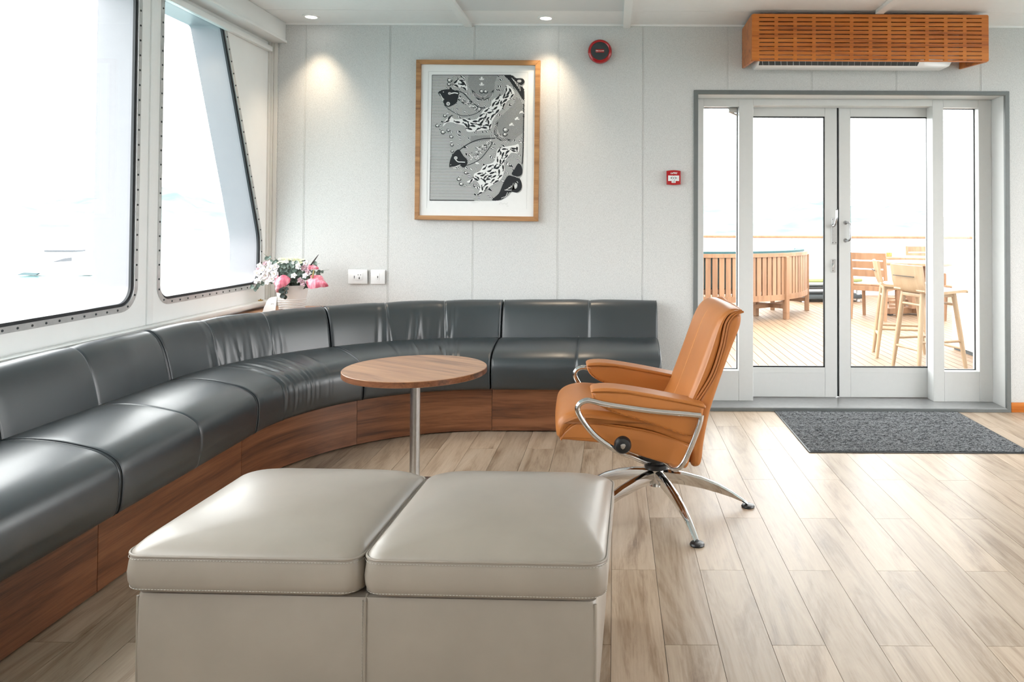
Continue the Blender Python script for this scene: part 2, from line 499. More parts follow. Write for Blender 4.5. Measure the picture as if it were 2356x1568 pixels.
for a, b in zip(edges, edges[1:]):
    spans = []
    if b <= DX0 or a >= DX1: spans = [(a, b, 0)]
    else:
        spans = [(a, b, DZ1)]
        if a < DX0: spans.append((a, DX0 + .0045, 0))
        if b > DX1: spans.append((DX1 - .0045, b, 0))
    if len(spans) > 1:            # the panel is notched around the doors: one L-shaped piece
        lo = spans[1]
        poly = ([(a + g, 0), (DX0, 0), (DX0, DZ1), (b - g, DZ1), (b - g, ZC), (a + g, ZC)] if a < DX0 else
                [(DX1, 0), (b - g, 0), (b - g, ZC), (a + g, ZC), (a + g, DZ1), (DX1, DZ1)])
        MB().prism(poly, lambda u, v, d: (u, d, v), YB + .006, YB).build('wall_panel', M_wall, WB, smooth=0)
    else:
        a2, b2, z0 = spans[0]
        MB().box((a2 + g, YB, z0), (b2 - g, YB + .006, ZC), .0012, 1).build('wall_panel', M_wall, WB, smooth=0)
cp = MB()
cp.box((XL, YB - .028, .6), (XL + .012, YB, ZC)); cp.box((XL + .012, YB - .012, .6), (XL + .028, YB, ZC)); cp.box((XL + .03, YB - .004, .6), (XL + .052, YB + .004, ZC))
tag(cp.build('trim_1', M_cream, smooth=0), 'cream corner trim between window wall and grey panels', kind='structure')
bb = MB().box((DX1 + .002, YB - .014, 0), (XR, YB - .0005, .062), .003)
tag(bb.build('baseboard_back', M_cherry), 'orange wood skirting right of the glass doors', kind='structure')

# ---- left wall with windows
def lw(px): return XL * F_PX / (px - CX)      # depth on the window wall of a pixel column (near the horizon)
ZB, ZT = .806, 2.305
w2 = [(lw(369.5), ZB), (lw(599), ZB), (lw(599), at(599, 545, X=XL).z), (at(518, 75, X=XL).y - .02, ZT), (lw(369.5), ZT)]
w1 = [(1.72, ZB), (lw(310), ZB), (lw(310), ZT), (1.72, ZT)]
w0 = [(-.10, ZB), (1.54, ZB), (1.54, ZT), (-.10, ZT)]
wm = [(-1.95, ZB), (-.28, ZB), (-.28, ZT), (-1.95, ZT)]  # unseen opening behind the camera, added for lighting
wins = [w2, w1, w0, wm]
RAD = [[.075, .075, .35, .03, .03], [.09] * 4, [.09] * 4, [.09] * 4]
loops = [rounded(w, r, 8) for w, r in zip(wins, RAD)]
# local x -> Y, local y -> Z, local z -> X
ML = Matrix(((0, 0, 1, 0), (1, 0, 0, 0), (0, 1, 0, 0), (0, 0, 0, 1)))
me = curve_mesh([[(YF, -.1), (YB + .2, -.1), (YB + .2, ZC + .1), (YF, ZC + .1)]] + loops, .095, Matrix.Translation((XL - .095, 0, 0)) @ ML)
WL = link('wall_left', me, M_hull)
tag(WL, 'white painted ship side wall with big round-cornered windows', kind='structure')
lin = MB()
lin.box((XL, lw(338), .70), (XL + .010, lw(352), ZC), .003)
lin.box((XL, YB - .02, .7), (XL + .006, YB - .001, ZC))
lin.build('pillar_casing', M_white, WL)
# inner lining sheet: white paint face, same openings (set back under the strips)
me = curve_mesh([[(YF, 0.0), (YB - .002, 0.0), (YB - .002, ZC), (YF, ZC)]] + [offset_poly(ccw(l), -.004) for l in loops], .0008, Matrix.Translation((XL + .0009, 0, 0)) @ ML)
link('wall_lining', me, M_white, WL)
for k, lp in enumerate(loops[:3]):
    wlab = ['raked white-framed window nearest the corner and flowers', 'large window at the left edge of the photograph', 'next window along the ship side behind the camera'][k]
    root = empty('window_%d' % (k + 1), (XL, lp[0].x, ZB)); tag(root, wlab, kind='structure')
    inv = Matrix.Translation(-Vector(root.location))
    P = ccw(lp)
    outer, inner = offset_poly(P, -.025), P
    me = curve_mesh([outer, inner], .0016, Matrix.Translation((XL + .0034, 0, 0)) @ ML); me.transform(inv)
    link('clamping_strip', me, M_satin, root)
    me = curve_mesh([offset_poly(P, -.004), offset_poly(P, .013)], .006, Matrix.Translation((XL - .009, 0, 0)) @ ML); me.transform(inv)
    link('rubber_gasket', me, M_rubber, root)
    me = curve_mesh([offset_poly(P, .010)], .003, Matrix.Translation((XL - .012, 0, 0)) @ ML); me.transform(inv)
    link('pane', me, M_glass, root)
    sc = MB(); sc.M = inv.copy()
    mid = offset_poly(P, -.0125); acc = 0.0; nxt = .02
    for i in range(len(mid)):
        a, b = mid[i], mid[(i + 1) % len(mid)]; L = (b - a).length
        while nxt <= acc + L:
            q = a + (b - a) * ((nxt - acc) / L)
            if q.y < 2.3:
                sc.lathe([(.0001, .0024), (.0042, .0022), (.0052, 0), (.0052, -.001)], 10, Matrix.Translation((XL + .005, q.x, q.y)) @ Matrix.Rotation(PI / 2, 4, 'Y'))
                sc.lathe([(.0001, .0030), (.0022, .0028), (.0022, .001)], 6, Matrix.Translation((XL + .005, q.x, q.y)) @ Matrix.Rotation(PI / 2, 4, 'Y'))
            nxt += .07
        acc += L
    s_ = sc.build('screw_row', M_dgrey, root); s_['kind'] = 'stuff'
# valance, blind rail and sill
va = MB().box((XL + .0018, YF, 2.346), (-2.126, YB - .0006, ZC - .0005), .004); va.box((-2.126, YF, 2.346), (-2.118, YB - .0006, 2.362), .003)
tag(va.build('trim_2', M_white), 'white boxed valance where window wall meets ceiling', kind='structure')
ra = MB().box((XL + .0018, YF, 2.283), (-2.196, YB - .030, 2.316), .004)
tag(ra.build('trim_3', M_white), 'slim white blind rail along window heads', kind='structure')
si = MB().box((XL + .0018, YF, .672), (-2.172, YB - .03, .700), .006)
tag(si.build('trim_4', M_white), 'white sill ledge along window wall behind sofa', kind='structure')

# ---- right wall (out of frame, windows added for daylight) and rear wall
rw = [[(y, .62), (y + 1.62, .62), (y + 1.62, 2.38), (y, 2.38)] for y in (-.75, 1.05, 2.85)]
me = curve_mesh([[(YF, -.1), (YB + .2, -.1), (YB + .2, ZC + .1), (YF, ZC + .1)]] + [rounded(p, .09) for p in rw], .08, Matrix.Translation((XR + .08, 0, 0)) @ ML)
tag(link('wall_right', me, M_white), 'white side wall outside the frame, its windows added for daylight', kind='structure')
rear = []  # rear wall stays closed, no openings
me = curve_mesh([[(XL - .2, -.1), (XR + .2, -.1), (XR + .2, ZC + .1), (XL - .2, ZC + .1)]] + rear, .08, wallM(0, YF - .08, 0))
tag(link('wall_front', me, M_cream), 'cream wall behind the camera', kind='structure')

# ---- ceiling
ce = MB().box((XL - .2, YF, ZC + .006), (XR + .1, YB + .2, ZC + .12))
CEIL = tag(ce.build('ceiling', M_ceil, smooth=0), 'white panelled ceiling with slim metal beams', kind='structure')
beams = [at(1078, 56, Y=YB).x, at(1442, 57, Y=YB).x, at(2022, 31, Y=4.45).x]
beams += [beams[2] + 1.55]
bay = [XL] + beams + [XR]
yseam = at(1255, 25, Z=ZC).y
for k in range(len(bay) - 1):
    a, b = bay[k] + .001, bay[k + 1] - .001
    MB().box((a, yseam + .0015, ZC), (b, YB - .001, ZC + .006)).build('ceiling_panel', M_ceil, CEIL, smooth=0)
    y1 = yseam - .0015
    while y1 > YF:
        y0_ = max(YF, y1 - 1.8)
        MB().box((a, y0_ + .0015, ZC), (b, y1 - .0015, ZC + .006)).build('ceiling_panel', M_perf if k == 1 else M_ceil, CEIL, smooth=0)
        y1 = y0_
for x in beams:
    MB().box((x - .024, YF, ZC - .024), (x + .024, YB - .002 if x < 1 else 4.44, ZC), .002, 1).build('beam', M_white, CEIL, smooth=0)
cv = MB().box((XL, YB - .008, ZC - .012), (XR, YB - .0004, ZC - .0002))
tag(cv.build('trim_5', M_white, smooth=0), 'thin white angle strip along top of panel wall', kind='structure')

# ---- downlights
for k, (px, py) in enumerate(((716, 38), (1256, 41))):
    c = at(px, py, Z=ZC); c.z = ZC
    root = empty('downlight', c)
    tag(root, ['round recessed downlight in ceiling above the flowers', 'round recessed downlight in ceiling above the framed print'][k], 'downlight', 'recessed ceiling downlights')
    MB().lathe([(.034, -.001), (.036, -.005), (.050, -.004), (.052, 0), (.034, 0)], 28).build('rim', M_white, root)
    MB().lathe([(.0001, -.002), (.034, -.002), (.034, -.0005), (.0001, -.0005)], 24).build('lens', emit('lamp_glow', (1, .95, .88), 12), root)
    ld = bpy.data.lights.new('downlight_beam', 'SPOT'); ld.energy = 30; ld.color = (1, .80, .58); ld.spot_size = R(78); ld.spot_blend = 1.0; ld.shadow_soft_size = .03
    lo = bpy.data.objects.new('downlight_beam', ld); COL.objects.link(lo); lo.parent = root; lo.location = (.02, 0, -.012); lo.rotation_euler = (R(3), R(2), 0)

# ================================================================== GLASS DOORS
YD = YB + .165
def DX(px, y=YD): return at(px, 600, Y=y).x
def DZ(py, y=YD, px=1900): return at(px, py, Y=y).z
droot = empty('door_1', (DX0, YB, 0)); tag(droot, 'grey framed glazed door surround with two side panes', kind='structure')
inv = Matrix.Translation((-DX0, -YB, 0))
def dpart(name, mat, boxes, parent=None, bev=.002):
    m = MB(); m.M = inv
    for b in boxes: m.box(b[0], b[1], bev, 1)
    return m.build(name, mat, parent or droot, smooth=0)
fw = .026
dpart('surround', M_grey, [((DX0 - .002, YB - .012, 0), (DX0 + fw, YB + .01, DZ1)), ((DX1 - fw, YB - .012, 0), (DX1 + .002, YB + .01, DZ1)), ((DX0 - .002, YB - .0125, DZ1 - fw), (DX1 + .002, YB + .01, DZ1))])
dpart('jamb_lining', M_alu, [((DX0 + .004, YB + .01, 0), (DX0 + fw, YD + .15, DZ1)), ((DX1 - fw, YB + .01, 0), (DX1 - .004, YD + .15, DZ1)), ((DX0 + fw, YB + .01, DZ1 - fw), (DX1 - fw, YD + .15, DZ1 - .003))])
ST = .024
dpart('threshold', M_sillm, [((DX0, YB - .012, 0.0005), (DX1, YD + .16, ST))], bev=.003)
dpart('threshold_edge', M_grey, [((DX0 + .001, YB - .0145, 0.0005), (DX1 - .001, YB - .0122, ST - .004))], bev=0)
ix0, ix1 = DX0 + fw, DX1 - fw
zt = DZ1 - fw
zs0, zs1 = DZ(853), DZ(246)               # side panes
lx0, lx1 = DX(1618.5), DX(1700)
rx0, rx1 = DX(2172), DX(2253)
ml, mr = DX(1733), DX(2147)
zh = DZ(243)                              # underside of the head over the leaves
FD = YD + .095
dpart('post', M_alu, [((ix0, YD, ST), (lx0, FD, zt))])
dpart('post', M_alu, [((lx1, YD, ST), (ml, FD, zt))])
dpart('post', M_alu, [((mr, YD, ST), (rx0, FD, zt))])
dpart('post', M_alu, [((rx1, YD, ST), (ix1, FD, zt))])
dpart('head_rail', M_alu, [((ml, YD + .001, zh), (mr, FD, zt))])
dpart('head_rail', M_alu, [((lx0, YD + .001, zs1), (lx1, FD, zt))])
dpart('head_rail', M_alu, [((rx0, YD + .001, zs1), (rx1, FD, zt))])
dpart('bottom_panel', M_alu, [((lx0, YD + .001, ST), (lx1, FD, zs0))])
dpart('bottom_panel', M_alu, [((rx0, YD + .001, ST), (rx1, FD, zs0))])
for a, b in ((lx0, lx1), (rx0, rx1)):
    dpart('side_pane', M_glass, [((a, YD + .062, zs0), (b, YD + .068, zs1))], bev=0)
    gk = dpart('rubber_gasket', M_rubber, [((b - .006, YD + .056, zs0), (b, YD + .062, zs1)), ((a, YD + .056, zs0), (b, YD + .062, zs0 + .005)), ((a, YD + .056, zs1 - .005), (b, YD + .062, zs1))], bev=0)
cl = MB(); cl.M = inv
cx_ = DX(1688); cl.box((cx_ - .016, YD - .0, zs1 + .001), (cx_ + .03, YD + .05, zs1 + .02), .002)
cl2 = MB(); cl2.M = inv
cl2.box((cx_ - .03, YD + .03, zs1 - .035), (cx_ + .028, YD + .055, zs1 - .002), .004); cl2.tube([(cx_ - .02, YD + .045, zs1 - .03), (cx_ + .03, YD + .05, zs1 - .05)], .006, 8)
cl2.build('latch', M_steel, droot)
cl.b.free()

YLF = FD + .006                           # room face of the sliding leaves
def leaf(name, xa, xb, ga, gb, label):
    root = empty(name, ((xa + xb) / 2, YLF, ST)); tag(root, label, kind='structure')
    iv = Matrix.Translation(-Vector(root.location))
    za, zb = ST + .004, zh + .02
    gz0, gz1 = DZ(845, YLF), DZ(268, YLF)
    def p(nm, mat, boxes, bev=.002, par=None):
        m = MB(); m.M = iv
        for b in boxes: m.box(b[0], b[1], bev, 1)
        return m.build(nm, mat, par or root, smooth=0)
    T = .05
    p('stile', M_alu, [((xa, YLF, za), (ga, YLF + T, zb))]); p('stile', M_alu, [((gb, YLF, za), (xb, YLF + T, zb))])
    p('top_rail', M_alu, [((ga, YLF + .0005, gz1), (gb, YLF + T, zb))])
    p('bottom_rail', M_alu, [((ga, YLF + .0005, za), (gb, YLF + T, gz0))])
    t = .009
    p('rubber_gasket', M_rubber, [((ga, YLF + .004, gz0), (gb, YLF + .016, gz0 + t)), ((ga, YLF + .004, gz1 - t), (gb, YLF + .016, gz1)), ((gb - t, YLF + .004, gz0), (gb, YLF + .016, gz1)), ((ga, YLF + .004, gz0), (ga + .003, YLF + .016, gz1))], 0)
    p('pane', M_glass, [((ga, YLF + .02, gz0), (gb, YLF + .026, gz1))], 0)
    # glazing bead line along the rails
    p('glazing_bead', M_alu, [((ga - .006, YLF - .0015, gz0 - .035), (gb + .006, YLF + .001, gz0 - .033))], 0)
    return root, iv, p
d2, iv2, p2 = leaf('door_2', DX(1733) - .09, DX(1926.0, YLF), DX(1733) - .008, DX(1898, YLF), 'left white-framed sliding glass leaf with lever handle and latch')
d3, iv3, p3 = leaf('door_3', DX(1931.0, YLF), DX(2147) + .09, DX(1957, YLF), DX(2147) + .012, 'right white-framed sliding glass leaf with bow pull handle')
p3('meeting_strip', M_rubber, [((DX(1926.6, YLF), YLF + .012, ST + .006), (DX(1930.6, YLF), YLF + .04, zh + .018))], .001)
# lever handle and plate on the left leaf
hx0, hx1 = DX(1913, YLF), DX(1926, YLF)
p2('lock_plate', M_steel, [((hx0, YLF - .004, DZ(562, YLF)), (hx1, YLF, DZ(501, YLF)))], .001)
m = MB(); m.M = iv2
a = at(1917, 519, Y=YLF - .03); b = at(1923, 512, Y=YLF - .055); c = at(1925, 484, Y=YLF - .06)
m.tube([at(1917, 519, Y=YLF - .004), a], .012, 12)
m.tube([a, at(1920.5, 518, Y=YLF - .045), b, at(1925, 500, Y=YLF - .06), c, at(1925.5, 482.5, Y=YLF - .045)], [.008, .008, .0085, .008, .008, .007], 10)
m.build('lever_handle', M_handle, d2)
p2('latch_plate', M_steel, [((DX(1912, YLF), YLF - .006, DZ(626, YLF)), (DX(1922, YLF), YLF, DZ(596, YLF)))], .002)
m = MB(); m.M = iv2
m.tube([at(1917, 612, Y=YLF - .006), at(1917, 612, Y=YLF - .018)], .010, 12); m.tube([at(1914.5, 614, Y=YLF - .018), at(1919.5, 606, Y=YLF - .02)], .005, 8)
m.build('thumb_turn', M_chrome, d2)
m = MB(); m.M = iv2
for q in ((1916, 504.5), (1916, 558), (1923, 558), (1916.5, 599.5), (1916.5, 622.5)):
    w = at(q[0], q[1], Y=YLF - .0045 - (.002 if q[1] > 590 else 0)); m.lathe([(.0001, .001), (.003, .001), (.003, -.001)], 8, wallM(w.x, w.y, w.z))
m.build('screw', M_black, d2)
m = MB(); m.M = iv3
h0, h1 = at(1945, 512, Y=YLF), at(1945, 553, Y=YLF)
m.tube([h0, h0 + Vector((.012, -.025, 0)), h0 + Vector((.021, -.034, -.008)), h0 + Vector((.022, -.036, -.02)), h1 + Vector((.022, -.036, .02)), h1 + Vector((.021, -.034, .008)), h1 + Vector((.012, -.025, 0)), h1], .0075, 12)
for h in (h0, h1): m.lathe([(.0001, .003), (.013, .003), (.014, 0)], 16, wallM(h.x, h.y, h.z))
m.build('pull_handle', M_handle, d3)

# ================================================================== SOFA
SOFA = empty('corner_sofa', (-.696, 3.33, 0))
tag(SOFA, 'dark slate leather corner sofa curving along window wall and back wall on walnut base', 'sofa')
ML_ = .92
seat_prof = [(.955, .25), (.915, .25), (.893, .262), (.884, .31), (.882, .37), (.890, .405), (.909, .430), (.955, .457), (1.02, .474), (1.10, .488), (1.2, .494), (1.31, .483), (1.335, .45), (1.335, .40), (1.335, .27), (1.30, .25), (1.1, .25)]
back_prof = [(1.268, .43), (1.272, .475), (1.282, .53), (1.300, .60), (1.322, .655), (1.348, .690), (1.38, .707), (1.41, .704), (1.432, .688), (1.440, .65), (1.441, .55), (1.441, .42), (1.40, .40), (1.30, .40)]
def mod_left(y0, y1): return lambda u, r, z: Vector((-r, y0 + (y1 - y0) * u, z)), (y1 - y0)
def mod_arc(a0, a1): return (lambda u, r, z: Vector((r * math.cos(a0 + (a1 - a0) * u), r * math.sin(a0 + (a1 - a0) * u), z))), abs(a1 - a0) * 1.1
def mod_right(x0_, x1_): return lambda u, r, z: Vector((x0_ + (x1_ - x0_) * u, r, z)), (x1_ - x0_)
modules = [
    ('L', *mod_left(-ML_ - 2.2, -ML_ - 1.1), [.5]),
    ('L', *mod_left(-ML_ - 1.1, -ML_), [.5]),
    ('L', *mod_left(-ML_, 0.0), [.5]),
    ('A', *mod_arc(PI, PI * .75), [1 / 3, 2 / 3]),
    ('A', *mod_arc(PI * .75, PI * .5), [1 / 3, 2 / 3]),
    ('R', *mod_right(0.0, .968), [.56]),
]
rng = random.Random(3)
def cushion(name, prof, fn, L, seams_u, wrinkle, seat):
    P = ccw(smooth_closed(prof, 4)); n = len(P)
    e = .016
    us = {0.0, 1.0}
    for k in range(7):
        d = e * (1 - math.cos(k / 6 * PI / 2)) / L; us |= {d, 1 - d}
    K = 110 if wrinkle else 26
    for k in range(1, K): us.add(e / L + (1 - 2 * e / L) * k / K)
    for s in seams_u:
        for d in (-.012, -.006, -.003, 0, .003, .006, .012): us.add(s + d / L)
    us = sorted(us)
    folds = [(.5 + rng.uniform(-.24, .24), rng.uniform(.005, .012), rng.choice((-1, 1)) * rng.uniform(.002, .0062), rng.uniform(-.05, .05), rng.uniform(0, .25), rng.uniform(.5, .9)) for _ in range(18)] if wrinkle else []
    if not wrinkle: folds = [(rng.uniform(.2, .8), .05, rng.uniform(-.0015, .0015), .1, .1, .9) for _ in range(5)]
    rings = []
    for u in us:
        de = min(u, 1 - u) * L
        ins = e - math.sqrt(max(0, e * e - (e - min(de, e)) ** 2))
        groove = sum(.0035 * math.exp(-((u - s) * L / .004) ** 2) + .0045 * math.exp(-((u - s) * L / .05) ** 2) for s in seams_u)
        Q = offset_poly(P, ins)
        ring = []
        for i, q in enumerate(Q):
            t = i / n
            t_ = (P[(i + 1) % n] - P[i - 1]).normalized(); nrm = Vector((t_.y, -t_.x))
            vis = 1.0
            r0, z0 = P[i]
            if seat: vis = 1 if r0 < 1.25 and z0 > .3 else 0.15
            else: vis = 1 if r0 < 1.44 and z0 > .46 else 0.15
            d = 0.0
            for (fu, fwid, amp, tilt, t0, t1) in folds:
                h = (z0 - .25) / .24 if seat else (z0 - .43) / .27
                hh = (r0 - .88) / .4 if seat else h
                env = max(0, 1 - abs(hh - .35) * 1.3) if wrinkle else 1
                uu = u - fu - tilt * (hh - .4)
                d += amp * env * math.exp(-(uu / fwid) ** 2)
            bulge = .006 * math.sin(PI * u) if not wrinkle else .003 * math.sin(PI * u)
            q = q + nrm * ((d + bulge - groove) * vis)
            ring.append(fn(u, q.x, q.y))
        rings.append(ring)
    m = MB(); m.loft(rings, True)
    o = m.build(name, M_navy, SOFA, 50)
    # piping at both ends of the cushion and stitched seams between
    Q = offset_poly(P, .002)
    for u in (.007 / L, 1 - .007 / L):
        MB().tube([fn(u, q.x, q.y) for q in Q], .0032, 6, closed=True).build('piping', M_navy_seam, o)
    if seams_u:
        st = MB()
        for s in seams_u:
            for side in (-.0055,):
                Q = offset_poly(P, -.0006)
                path = [fn(s + side / L, q.x, q.y) for q in Q if (q.x < 1.3 if seat else q.x < 1.44)]
                fine = smooth_closed(path, 6, closed=False)
                for a, b in zip(fine[::2], fine[1::2]):
                    if (a - b).length < .03: st.tube([a, b], .0009, 4)
        if len(st.b.verts):
            x = st.build('stitching', M_thread, o); x['kind'] = 'stuff'
        else: st.b.free()
    return o
for kind, fn, L, su in modules:
    gap = .0015 / L
    f2 = (lambda u, r, z, fn=fn, gap=gap: fn(gap + u * (1 - 2 * gap), r, z))
    cushion('seat_cushion', seat_prof, f2, L, [.5] if kind != 'A' else [], kind == 'A', True)
    cushion('back_cushion', back_prof, f2, L, su, kind == 'A', False)
    nseg = 14 if kind == 'A' else 1
    pn = MB(); gp = .0012 / L
    sec = [(.955, .008), (.955, .252), (.973, .252), (.973, .008)]
    pn.loft([[fn(gp + (1 - 2 * gp) * k / nseg, r, z) for r, z in sec] for k in range(nseg + 1)])
    o = pn.build('base_panel', M_base, SOFA, 30)
    uv = o.data.uv_layers.new(name='grain')
    for lp in o.data.loops:
        c = o.data.vertices[lp.vertex_index].co
        s_ = c.y if kind == 'L' else c.x if kind == 'R' else math.atan2(c.y, c.x) * -.955
        uv.data[lp.index].uv = (s_, c.z)
    pl = MB(); sec = [(.985, 0.0), (.985, .248), (1.435, .396), (1.435, 0.0)]
    pl.loft([[fn(k / nseg, r, z) for r, z in sec] for k in range(nseg + 1)])
    pl.build('plinth', M_black, SOFA, 30)

# corner shelf behind the curved back
arc = [(-.696 + 1.475 * math.cos(t), 3.33 + 1.475 * math.sin(t)) for t in [PI - k * PI / 2 / 24 for k in range(25)]]
arc = [p for p in arc if p[0] > XL + .03 and p[1] < YB - .03]
poly = [(XL + .004, arc[0][1])] + arc + [(arc[-1][0], YB - .002), (XL + .004, YB - .002)]
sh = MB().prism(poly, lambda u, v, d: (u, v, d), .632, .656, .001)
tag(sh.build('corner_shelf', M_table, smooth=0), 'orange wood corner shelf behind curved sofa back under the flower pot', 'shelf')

# ================================================================== TABLE
tc_ = at(958.5, 850, Z=.55); TX, TY = -.882, 3.33
TB = empty('round_table', (TX, TY, 0), R(-33)); tag(TB, 'round walnut pedestal table on brushed steel column in front of sofa', 'table')
RT = .312
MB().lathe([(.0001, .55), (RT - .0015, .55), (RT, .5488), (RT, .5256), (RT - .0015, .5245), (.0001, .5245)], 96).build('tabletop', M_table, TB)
ed = MB(); ed.lathe([(RT + .0004, .5484), (RT + .0012, .548), (RT + .0012, .5262), (RT + .0004, .5258)], 96)
ed.build('edge_band', M_walnut, TB)
MB().lathe([(.022, .5245), (.022, .10), (.023, .075), (.027, .05), (.036, .030), (.06, .016), (.13, .010), (.185, .006), (.188, .0), (.022, 0)], 40).build('column', M_steel, TB)
MB().lathe([(.09, .5245), (.09, .519), (.024, .512), (.0225, .512)], 32).build('mounting_plate', M_black, TB)

# ================================================================== OTTOMAN
OY = 1.752
oc = Vector(((at(272, 1300, Y=OY).x + at(1392, 1300, Y=OY).x) / 2, OY, 0))
OT = empty('double_ottoman', oc, R(-1.7)); tag(OT, 'large taupe leather double footstool with two cushions in the foreground', 'ottoman')
OW, OD = 1.138, .575
def rrect(x0_, y0_, x1_, y1_, ins, r):
    return rounded([(x0_ + ins, y0_ + ins), (x1_ - ins, y0_ + ins), (x1_ - ins, y1_ - ins), (x0_ + ins, y1_ - ins)], max(.004, r + ins * 1.1), 8)
def ott_cushion(x0_, x1_):
    y0_, y1_ = 0.0, OD
    prof = [(.22, .318), (.06, .318), (.018, .319), (.006, .323), (.0, .331), (-.003, .345), (-.004, .365), (-.002, .39), (.0, .404), (.0015, .410), (.006, .417), (.014, .425), (.028, .4345), (.05, .444), (.08, .452), (.115, .461), (.155, .4665), (.20, .4695), (.245, .471)]
    m = MB(); rings = []
    for ins, z in prof:
        lim = min(x1_ - x0_, y1_ - y0_) / 2 - .004
        rr = rrect(x0_, y0_, x1_, y1_, min(ins, lim), .042)
        rings.append([(p.x, p.y, z) for p in rr])
    m.loft(rings); o = m.build('cushion', M_taupe, OT, 60)
    pp = MB(); pp.tube([(p.x, p.y, .408) for p in rrect(x0_, y0_, x1_, y1_, -.0005, .042)], .0034, 8, closed=True)
    pp.build('piping', M_taupe_seam, o)
    s = MB()
    for z, off in ((.4005, -.0022), (.331, -.0006)):
        loop = smooth_closed([(p.x, p.y) for p in rrect(x0_, y0_, x1_, y1_, off, .042)], 1)
        acc = []; 
        for i in range(len(loop)):
            a, b = loop[i], loop[(i + 1) % len(loop)]; d = (b - a).length; k = max(1, round(d / .0075))
            for q in range(k): acc.append(a + (b - a) * q / k)
        for i in range(len(acc)):
            a, b = acc[i], acc[(i + 1) % len(acc)]
            if a.y < .30 or True:
                e = a + (b - a) * .68; s.tube([(a.x, a.y, z), (e.x, e.y, z)], .0009, 4)
    x = s.build('stitching', M_taupe_thread, o); x['kind'] = 'stuff'
    return o
ott_cushion(-OW / 2, -.003 - .003); ott_cushion(.001, OW / 2)
bx0, bx1 = -OW / 2 + .020, OW / 2 - .020
body = MB()
rings = []
for ins, z in ((.012, .03), (.002, .036), (0, .05), (-.001, .18), (0, .300), (.003, .312), (.02, .3175)):
    rings.append([(p.x, p.y, z) for p in rrect(bx0, .018, bx1, OD - .018, ins, .016)])
body.loft(rings); bo = body.build('body', M_taupe, OT, 50)
for x in (bx0 + .0045, bx1 - .0045): MB().tube([(x, .0215, .035), (x, .0215, .306)], .003, 8).build('piping', M_taupe_seam, bo)
pp = MB()
pp.tube([(0.004, .0165, .035), (.004, .0165, .306), (.004, .03, .3165)], .0028, 8)
pp.build('piping', M_taupe_seam, bo)
s = MB()
for x in (-.003,):
    z = .04
    while z < .305: s.tube([(x, .0172, z), (x, .0172, z + .005)], .0009, 4); z += .0075
x = s.build('stitching', M_taupe_thread, bo); x['kind'] = 'stuff'
for x in (bx0 + .06, bx1 - .06):
    for y in (.08, OD - .08): MB().lathe([(.022, 0), (.024, .004), (.02, .03), (.0001, .03)], 16, Matrix.Translation((x, y, 0))).build('foot', M_black, OT)

# ================================================================== ARMCHAIR
CHX, CHY, YAW = .181, 3.16, R(4)
CH = empty('recliner_armchair', (CHX, CHY, 0), YAW); tag(CH, 'tan leather swivel armchair with chrome arm tubes and star base', 'armchair')
def puff(name, prof, y0_, y1_, mat, parent, e=.03, n=5, bulge=.0, sm=4, K=10, yf=None):
    """solid swept sideways along y with rounded edges; prof in (x, z)"""
    P = ccw(smooth_closed(prof, sm)); W_ = y1_ - y0_; st = []
    for k in range(n + 1): st.append(e * (1 - math.cos(k / n * PI / 2)))
    ys = st + [e + (W_ - 2 * e) * k / K for k in range(1, K)] + [W_ - s for s in st[::-1]]
    rings = []; lim = room_inside(P)
    for y in ys:
        de = min(y, W_ - y); ins = e - math.sqrt(max(0, e * e - (e - min(de, e)) ** 2))
        Q = offset_each(P, [min(ins, l) - bulge * math.sin(PI * y / W_) for l in lim])
        rings.append([(q.x, y0_ + y, q.y) if yf is None else yf(q.x, y0_ + y, q.y) for q in Q])
    tri = tessellate_polygon([[Vector((p.x, p.y, 0)) for p in P]])
    return MB().loft(rings, tri).build(name, mat, parent, 60)
seat_p = [(-.418, .382), (-.416, .425), (-.392, .455), (-.345, .472), (-.28, .474), (-.15, .455), (.05, .424), (.135, .41), (.13, .36), (.09, .338), (-.05, .390), (-.22, .421), (-.325, .434), (-.372, .412), (-.398, .372)]
sc_ = puff('seat_cushion', seat_p, -.262, .262, M_tan, CH, .022, bulge=.006)
shell_p = [(-.405, .368), (-.378, .404), (-.33, .427), (-.22, .415), (-.05, .385), (.094, .334), (.098, .28), (.085, .248), (.055, .250), (-.085, .292), (-.229, .343), (-.36, .360)]
puff('seat_shell', shell_p, -.257, .257, M_tan, CH, .010)
line = [(-.402, .369), (-.376, .408), (-.327, .430), (-.22, .418), (-.05, .387), (.094, .335)]
for y in (-.252, .252):
    for dz in (0, -.007): MB().tube(smooth_closed([(x, y, z + dz) for x, z in line], 5, closed=False), .0036, 6).build('piping', M_tan_seam, CH)
pp = MB()
pp.tube([(-.404, -.25, .369), (-.408, 0, .368), (-.404, .25, .369)], .004, 6)
pp.build('piping', M_tan_seam, CH)
